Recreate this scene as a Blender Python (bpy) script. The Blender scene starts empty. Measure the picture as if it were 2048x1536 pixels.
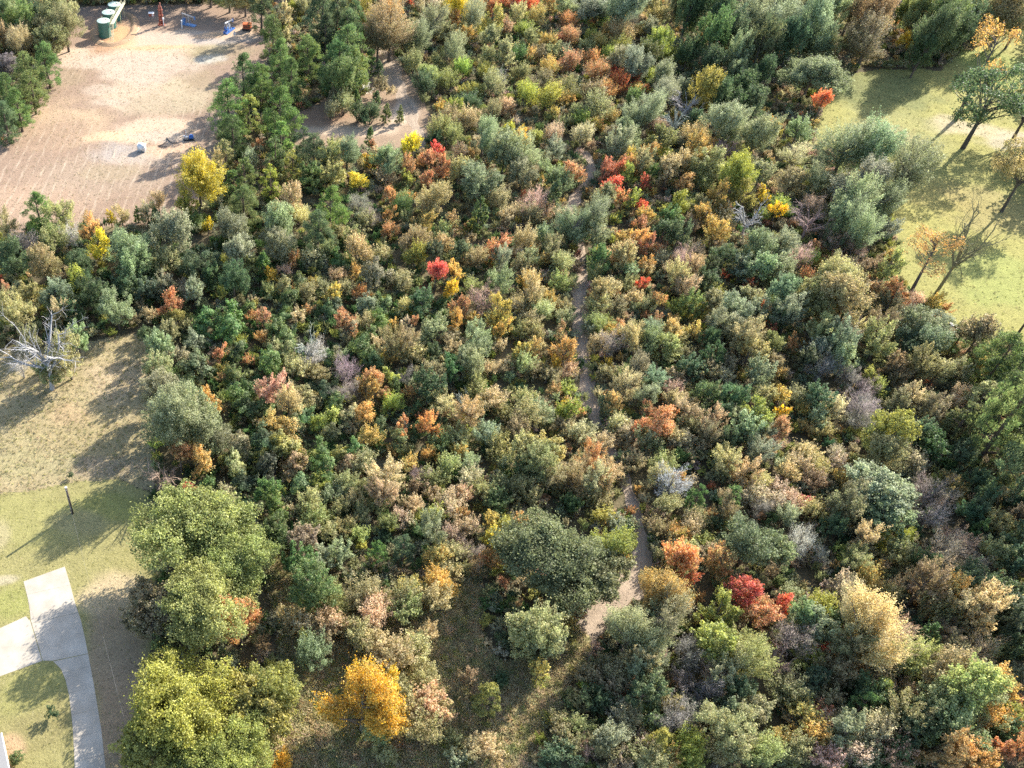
import bpy, bmesh, math, random
import numpy as np
from mathutils import Vector, Matrix, noise

# ------------------------------------------------------------------ camera, sky, sun, exposure
S = bpy.context.scene
R = math.radians
CAM_H = 112.0
cam_data = bpy.data.cameras.new('camera')
cam_data.sensor_width = 36.0
cam_data.lens = 33.93
cam_data.shift_x = 0.21875
cam_data.clip_end = 5000
camera = bpy.data.objects.new('camera', cam_data)
S.collection.objects.link(camera)
camera.location = (0, 0, CAM_H)
camera.rotation_euler = (R(90 - 44.65), 0, 0)
S.camera = camera

SUN_AZ, SUN_EL = 46.4, 28.7            # azimuth measured from +Y towards +X
world = bpy.data.worlds.new('World')
S.world = world
world.use_nodes = True
wt = world.node_tree
sky = wt.nodes.new('ShaderNodeTexSky')
sky.sky_type = 'NISHITA'
sky.sun_disc = False
sky.sun_elevation = R(SUN_EL)
sky.sun_rotation = R(SUN_AZ)
sky.altitude = 100
sky.dust_density = 1.5
wt.links.new(sky.outputs[0], wt.nodes['Background'].inputs[0])
wt.nodes['Background'].inputs[1].default_value = 0.145

sun_data = bpy.data.lights.new('sun', 'SUN')
sun_data.energy = 5.0
sun_data.angle = R(0.53)
sun_data.color = (1.0, 0.945, 0.85)
sun = bpy.data.objects.new('sun', sun_data)
S.collection.objects.link(sun)
sd = Vector((math.sin(R(SUN_AZ)) * math.cos(R(SUN_EL)), math.cos(R(SUN_AZ)) * math.cos(R(SUN_EL)), math.sin(R(SUN_EL))))
sun.rotation_euler = (-sd).to_track_quat('-Z', 'Y').to_euler()
sun.location = sd * 400

S.view_settings.view_transform = 'Standard'
S.view_settings.look = 'None'
S.view_settings.gamma = 1
S.view_settings.use_curve_mapping = False
S.view_settings.exposure = 1.5
S.cycles.max_bounces = 4
S.cycles.diffuse_bounces = 2
S.cycles.transmission_bounces = 2
S.cycles.glossy_bounces = 2
S.cycles.use_denoising = False

rng = np.random.default_rng(11)
random.seed(11)
COL = S.collection

# ------------------------------------------------------------------ helpers
def link(name, mesh, mat=None, parent=None, loc=(0, 0, 0), rz=0.0, scale=None):
    o = bpy.data.objects.new(name, mesh)
    COL.objects.link(o)
    if mat is not None and mesh is not None and len(mesh.materials) == 0:
        mesh.materials.append(mat)
    o.location = loc
    o.rotation_euler = (0, 0, rz)
    if scale is not None:
        o.scale = scale
    if parent is not None:
        o.parent = parent
    return o

def tag(o, label=None, cat=None, group=None, kind=None):
    if label: o['label'] = label
    if cat: o['category'] = cat
    if group: o['group'] = group
    if kind: o['kind'] = kind
    return o

def mesh_np(name, verts, faces, attrs=None, smooth=False):
    """verts (n,3), faces (m,k); attrs: {name: (values, 'FLOAT'|'FLOAT_COLOR', 'POINT'|'FACE')}"""
    verts = np.asarray(verts, np.float32); faces = np.asarray(faces, np.int32)
    me = bpy.data.meshes.new(name)
    m, k = faces.shape
    me.vertices.add(len(verts)); me.vertices.foreach_set('co', verts.ravel())
    me.loops.add(m * k); me.loops.foreach_set('vertex_index', faces.ravel())
    me.polygons.add(m)
    me.polygons.foreach_set('loop_start', np.arange(0, m * k, k, dtype=np.int32))
    if smooth:
        me.polygons.foreach_set('use_smooth', np.ones(m, bool))
    me.update(calc_edges=True)
    for an, (vals, typ, dom) in (attrs or {}).items():
        a = me.attributes.new(an, typ, dom)
        a.data.foreach_set('color' if 'COLOR' in typ else 'value', np.asarray(vals, np.float32).ravel())
    me.validate()
    return me

class MB:
    """collects boxes, tubes, lathes into one mesh"""
    def __init__(self): self.bm = bmesh.new()
    def box(self, x0, x1, y0, y1, z0, z1, rot=None, bev=0.0):
        r = bmesh.ops.create_cube(self.bm, size=1)
        vs = r['verts']
        for v in vs:
            v.co = Vector(((x0 + x1) / 2 + v.co.x * (x1 - x0), (y0 + y1) / 2 + v.co.y * (y1 - y0), (z0 + z1) / 2 + v.co.z * (z1 - z0)))
        if rot is not None:
            c = Vector(((x0 + x1) / 2, (y0 + y1) / 2, (z0 + z1) / 2))
            for v in vs: v.co = rot @ (v.co - c) + c
        if bev:
            es = list({e for v in vs for e in v.link_edges})
            bmesh.ops.bevel(self.bm, geom=es, offset=bev, segments=2, affect='EDGES')
        return self
    def tube(self, pts, rad, n=8, cap=True):
        pts = [Vector(p) for p in pts]
        rads = rad if isinstance(rad, (list, tuple)) else [rad] * len(pts)
        rings = []
        for i, p in enumerate(pts):
            d = (pts[min(i + 1, len(pts) - 1)] - pts[max(i - 1, 0)]).normalized()
            a = d.orthogonal().normalized() if i == 0 else (a - d * a.dot(d)).normalized()
            b = d.cross(a)
            rings.append([self.bm.verts.new(p + (a * math.cos(2 * math.pi * k / n) + b * math.sin(2 * math.pi * k / n)) * rads[i]) for k in range(n)])
        for i in range(len(rings) - 1):
            for k in range(n):
                self.bm.faces.new((rings[i][k], rings[i][(k + 1) % n], rings[i + 1][(k + 1) % n], rings[i + 1][k]))
        if cap:
            self.bm.faces.new(list(reversed(rings[0]))); self.bm.faces.new(rings[-1])
        return self
    def lathe(self, prof, c=(0, 0, 0), n=32):
        rings = []
        for r_, z in prof:
            rings.append([self.bm.verts.new((c[0] + max(r_, 1e-4) * math.cos(2 * math.pi * k / n), c[1] + max(r_, 1e-4) * math.sin(2 * math.pi * k / n), c[2] + z)) for k in range(n)])
        for i in range(len(rings) - 1):
            for k in range(n):
                self.bm.faces.new((rings[i][k], rings[i][(k + 1) % n], rings[i + 1][(k + 1) % n], rings[i + 1][k]))
        return self
    def build(self, name, mat, parent=None, smooth=False, **kw):
        bmesh.ops.recalc_face_normals(self.bm, faces=self.bm.faces)
        me = bpy.data.meshes.new(name); self.bm.to_mesh(me); self.bm.free()
        if smooth:
            me.polygons.foreach_set('use_smooth', np.ones(len(me.polygons), bool))
        return link(name, me, mat, parent, **kw)

# ------------------------------------------------------------------ materials
def new_mat(name):
    m = bpy.data.materials.new(name); m.use_nodes = True
    nt = m.node_tree; nt.nodes.clear()
    out = nt.nodes.new('ShaderNodeOutputMaterial')
    return m, nt, out

def N(nt, t, **kw):
    n = nt.nodes.new(t)
    for k, v in kw.items():
        if k.startswith('i_'):
            key = k[2:]
            n.inputs[int(key) if key.isdigit() else key].default_value = v
        else:
            setattr(n, k, v)
    return n

def mixrgb(nt, fac, a, b, blend='MIX'):
    n = nt.nodes.new('ShaderNodeMix'); n.data_type = 'RGBA'; n.blend_type = blend; n.clamp_factor = True
    for sock, v in ((n.inputs[0], fac), (n.inputs[6], a), (n.inputs[7], b)):
        if hasattr(v, 'node'): nt.links.new(v, sock)
        elif isinstance(v, (int, float)): sock.default_value = v
        else: sock.default_value = (*v, 1) if len(v) == 3 else v
    return n.outputs[2]

def mathn(nt, op, a, b=None, clamp=False):
    n = nt.nodes.new('ShaderNodeMath'); n.operation = op; n.use_clamp = clamp
    for s, v in zip(n.inputs, (a, b)):
        if v is None: continue
        if hasattr(v, 'node'): nt.links.new(v, s)
        else: s.default_value = v
    return n.outputs[0]

def ramp(nt, fac, lo, hi):
    n = nt.nodes.new('ShaderNodeMapRange'); n.clamp = True
    nt.links.new(fac, n.inputs[0]); n.inputs[1].default_value = lo; n.inputs[2].default_value = hi
    return n.outputs[0]

def noise_n(nt, vec, scale, detail=4, rough=.55):
    n = nt.nodes.new('ShaderNodeTexNoise'); n.inputs['Scale'].default_value = scale
    n.inputs['Detail'].default_value = detail; n.inputs['Roughness'].default_value = rough
    if vec is not None: nt.links.new(vec, n.inputs['Vector'])
    return n.outputs['Fac']

def leaf_material():
    m, nt, out = new_mat('leaf')
    oi = N(nt, 'ShaderNodeObjectInfo')
    sec = N(nt, 'ShaderNodeAttribute', attribute_type='OBJECT', attribute_name='second_tint')
    tone = N(nt, 'ShaderNodeAttribute', attribute_type='GEOMETRY', attribute_name='tone')
    mixv = N(nt, 'ShaderNodeAttribute', attribute_type='GEOMETRY', attribute_name='mixv')
    f = mathn(nt, 'ADD', mixv.outputs['Fac'], mathn(nt, 'MULTIPLY', mathn(nt, 'SUBTRACT', oi.outputs['Random'], .5), .35))
    f = ramp(nt, f, .32, .70)
    c = mixrgb(nt, f, oi.outputs['Color'], sec.outputs['Color'])
    v = mathn(nt, 'ADD', mathn(nt, 'MULTIPLY', tone.outputs['Fac'], 1.7), .55)
    hsv = N(nt, 'ShaderNodeHueSaturation')
    nt.links.new(c, hsv.inputs['Color']); nt.links.new(v, hsv.inputs['Value'])
    p = N(nt, 'ShaderNodeBsdfPrincipled'); p.inputs['Roughness'].default_value = .55; p.inputs['Specular IOR Level'].default_value = .28
    nt.links.new(hsv.outputs[0], p.inputs['Base Color'])
    tr = N(nt, 'ShaderNodeBsdfTranslucent'); 
    h2 = N(nt, 'ShaderNodeHueSaturation'); h2.inputs['Saturation'].default_value = 1.15; h2.inputs['Value'].default_value = 1.15
    nt.links.new(hsv.outputs[0], h2.inputs['Color']); nt.links.new(h2.outputs[0], tr.inputs['Color'])
    mx = N(nt, 'ShaderNodeMixShader'); mx.inputs[0].default_value = .46
    nt.links.new(p.outputs[0], mx.inputs[1]); nt.links.new(tr.outputs[0], mx.inputs[2])
    nt.links.new(mx.outputs[0], out.inputs['Surface'])
    return m

def ground_leaf_material():
    """for the uncountable ground cover: colour stored per piece"""
    m, nt, out = new_mat('ground_cover')
    c = N(nt, 'ShaderNodeAttribute', attribute_type='GEOMETRY', attribute_name='col')
    d = N(nt, 'ShaderNodeBsdfDiffuse'); tr = N(nt, 'ShaderNodeBsdfTranslucent')
    nt.links.new(c.outputs['Color'], d.inputs['Color']); nt.links.new(c.outputs['Color'], tr.inputs['Color'])
    mx = N(nt, 'ShaderNodeMixShader'); mx.inputs[0].default_value = .35
    nt.links.new(d.outputs[0], mx.inputs[1]); nt.links.new(tr.outputs[0], mx.inputs[2])
    nt.links.new(mx.outputs[0], out.inputs['Surface'])
    return m

def bark_material():
    m, nt, out = new_mat('bark')
    tc = N(nt, 'ShaderNodeTexCoord'); oi = N(nt, 'ShaderNodeObjectInfo')
    mp = N(nt, 'ShaderNodeMapping'); mp.inputs['Scale'].default_value = (6, 6, 1.2)
    nt.links.new(tc.outputs['Object'], mp.inputs['Vector'])
    f = noise_n(nt, mp.outputs[0], 2.0, 5, .65)
    c = mixrgb(nt, ramp(nt, f, .3, .7), (.35, .35, .35), (1.2, 1.2, 1.2))
    c = mixrgb(nt, 1.0, oi.outputs['Color'], c, 'MULTIPLY')
    p = N(nt, 'ShaderNodeBsdfPrincipled'); p.inputs['Roughness'].default_value = .85
    nt.links.new(c, p.inputs['Base Color'])
    b = N(nt, 'ShaderNodeBump'); b.inputs['Strength'].default_value = .6; b.inputs['Distance'].default_value = .04
    nt.links.new(f, b.inputs['Height']); nt.links.new(b.outputs[0], p.inputs['Normal'])
    nt.links.new(p.outputs[0], out.inputs['Surface'])
    return m

def soil_material(name, fine=1.0, contrast=.5, speck=None, stripes=None):
    """ground: per-vertex base colour 'col' broken by grain, clods, litter and (clearing only) mower rows"""
    m, nt, out = new_mat(name)
    tc = N(nt, 'ShaderNodeTexCoord'); vec = tc.outputs['Object']
    a = N(nt, 'ShaderNodeAttribute', attribute_type='GEOMETRY', attribute_name='col')
    n1 = noise_n(nt, vec, .35 * fine, 5, .6)
    n2 = noise_n(nt, vec, 2.2 * fine, 6, .7)
    n3 = noise_n(nt, vec, 7.0 * fine, 3, .7)
    k = mathn(nt, 'ADD', mathn(nt, 'MULTIPLY', n1, .5), mathn(nt, 'ADD', mathn(nt, 'MULTIPLY', n2, .9), mathn(nt, 'MULTIPLY', n3, .6)))
    k = ramp(nt, k, .62, 1.38)
    lo = 1 - contrast; hi = 1 + contrast
    c = mixrgb(nt, 1.0, a.outputs['Color'], mixrgb(nt, k, (lo, lo, lo), (hi, hi * .99, hi * .95)), 'MULTIPLY')
    if speck:
        sp = noise_n(nt, vec, 3.4, 4, .8)
        c = mixrgb(nt, mathn(nt, 'MULTIPLY', ramp(nt, sp, .56, .66), .75), c, speck)
    if stripes:
        mp = N(nt, 'ShaderNodeMapping'); mp.inputs['Rotation'].default_value = (0, 0, R(stripes[0])); nt.links.new(vec, mp.inputs['Vector'])
        sx = N(nt, 'ShaderNodeSeparateXYZ'); nt.links.new(mp.outputs[0], sx.inputs[0])
        wob = mathn(nt, 'MULTIPLY', mathn(nt, 'SUBTRACT', noise_n(nt, vec, .12, 2, .5), .5), 2.2)
        ph = mathn(nt, 'MULTIPLY', mathn(nt, 'ADD', sx.outputs[0], wob), 2 * math.pi / stripes[1])
        st = ramp(nt, mathn(nt, 'SINE', ph), .55, .95)
        cb = N(nt, 'ShaderNodeCombineXYZ'); nt.links.new(mathn(nt, 'MULTIPLY', sx.outputs[0], 1.0), cb.inputs[0]); nt.links.new(mathn(nt, 'MULTIPLY', sx.outputs[1], .14), cb.inputs[1])
        brk = ramp(nt, noise_n(nt, cb.outputs[0], 1.4, 4, .7), .42, .62)
        msk = N(nt, 'ShaderNodeAttribute', attribute_type='GEOMETRY', attribute_name='mown')
        c = mixrgb(nt, mathn(nt, 'MULTIPLY', mathn(nt, 'MULTIPLY', st, brk), mathn(nt, 'MULTIPLY', msk.outputs['Fac'], .55)), c, stripes[2])
    p = N(nt, 'ShaderNodeBsdfPrincipled'); p.inputs['Roughness'].default_value = .95; p.inputs['Specular IOR Level'].default_value = .1
    nt.links.new(c, p.inputs['Base Color'])
    b = N(nt, 'ShaderNodeBump'); b.inputs['Strength'].default_value = .9; b.inputs['Distance'].default_value = .12
    nt.links.new(mathn(nt, 'ADD', n2, mathn(nt, 'MULTIPLY', n3, .7)), b.inputs['Height']); nt.links.new(b.outputs[0], p.inputs['Normal'])
    nt.links.new(p.outputs[0], out.inputs['Surface'])
    return m

def paint(name, col, rough=.5, metal=0.0, dirt=.35, dirt_col=(.16, .11, .07), scale=3.0):
    m, nt, out = new_mat(name)
    tc = N(nt, 'ShaderNodeTexCoord')
    f = noise_n(nt, tc.outputs['Object'], scale, 6, .65)
    c = mixrgb(nt, mathn(nt, 'MULTIPLY', ramp(nt, f, .45, .75), dirt), col, dirt_col)
    p = N(nt, 'ShaderNodeBsdfPrincipled'); p.inputs['Roughness'].default_value = rough; p.inputs['Metallic'].default_value = metal
    nt.links.new(c, p.inputs['Base Color']); nt.links.new(p.outputs[0], out.inputs['Surface'])
    return m

MAT = dict(
    leaf=leaf_material(), cover=ground_leaf_material(), bark=bark_material(),
    floor=soil_material('forest_floor', 1.0, .55, speck=(.30, .20, .12)),
    clearing=soil_material('bare_soil', 1.0, .32, stripes=(5, 2.0, (.47, .38, .28))),
    lawn=soil_material('lawn_turf', 1.4, .45, speck=(.36, .31, .17)),
    field=soil_material('rough_grass', 1.2, .60, speck=(.36, .27, .16)),
    meadow=soil_material('meadow_turf', 1.2, .60, speck=(.36, .31, .15)),
    track=soil_material('track_dirt', 1.2, .40, speck=(.36, .27, .19)),
)

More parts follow.
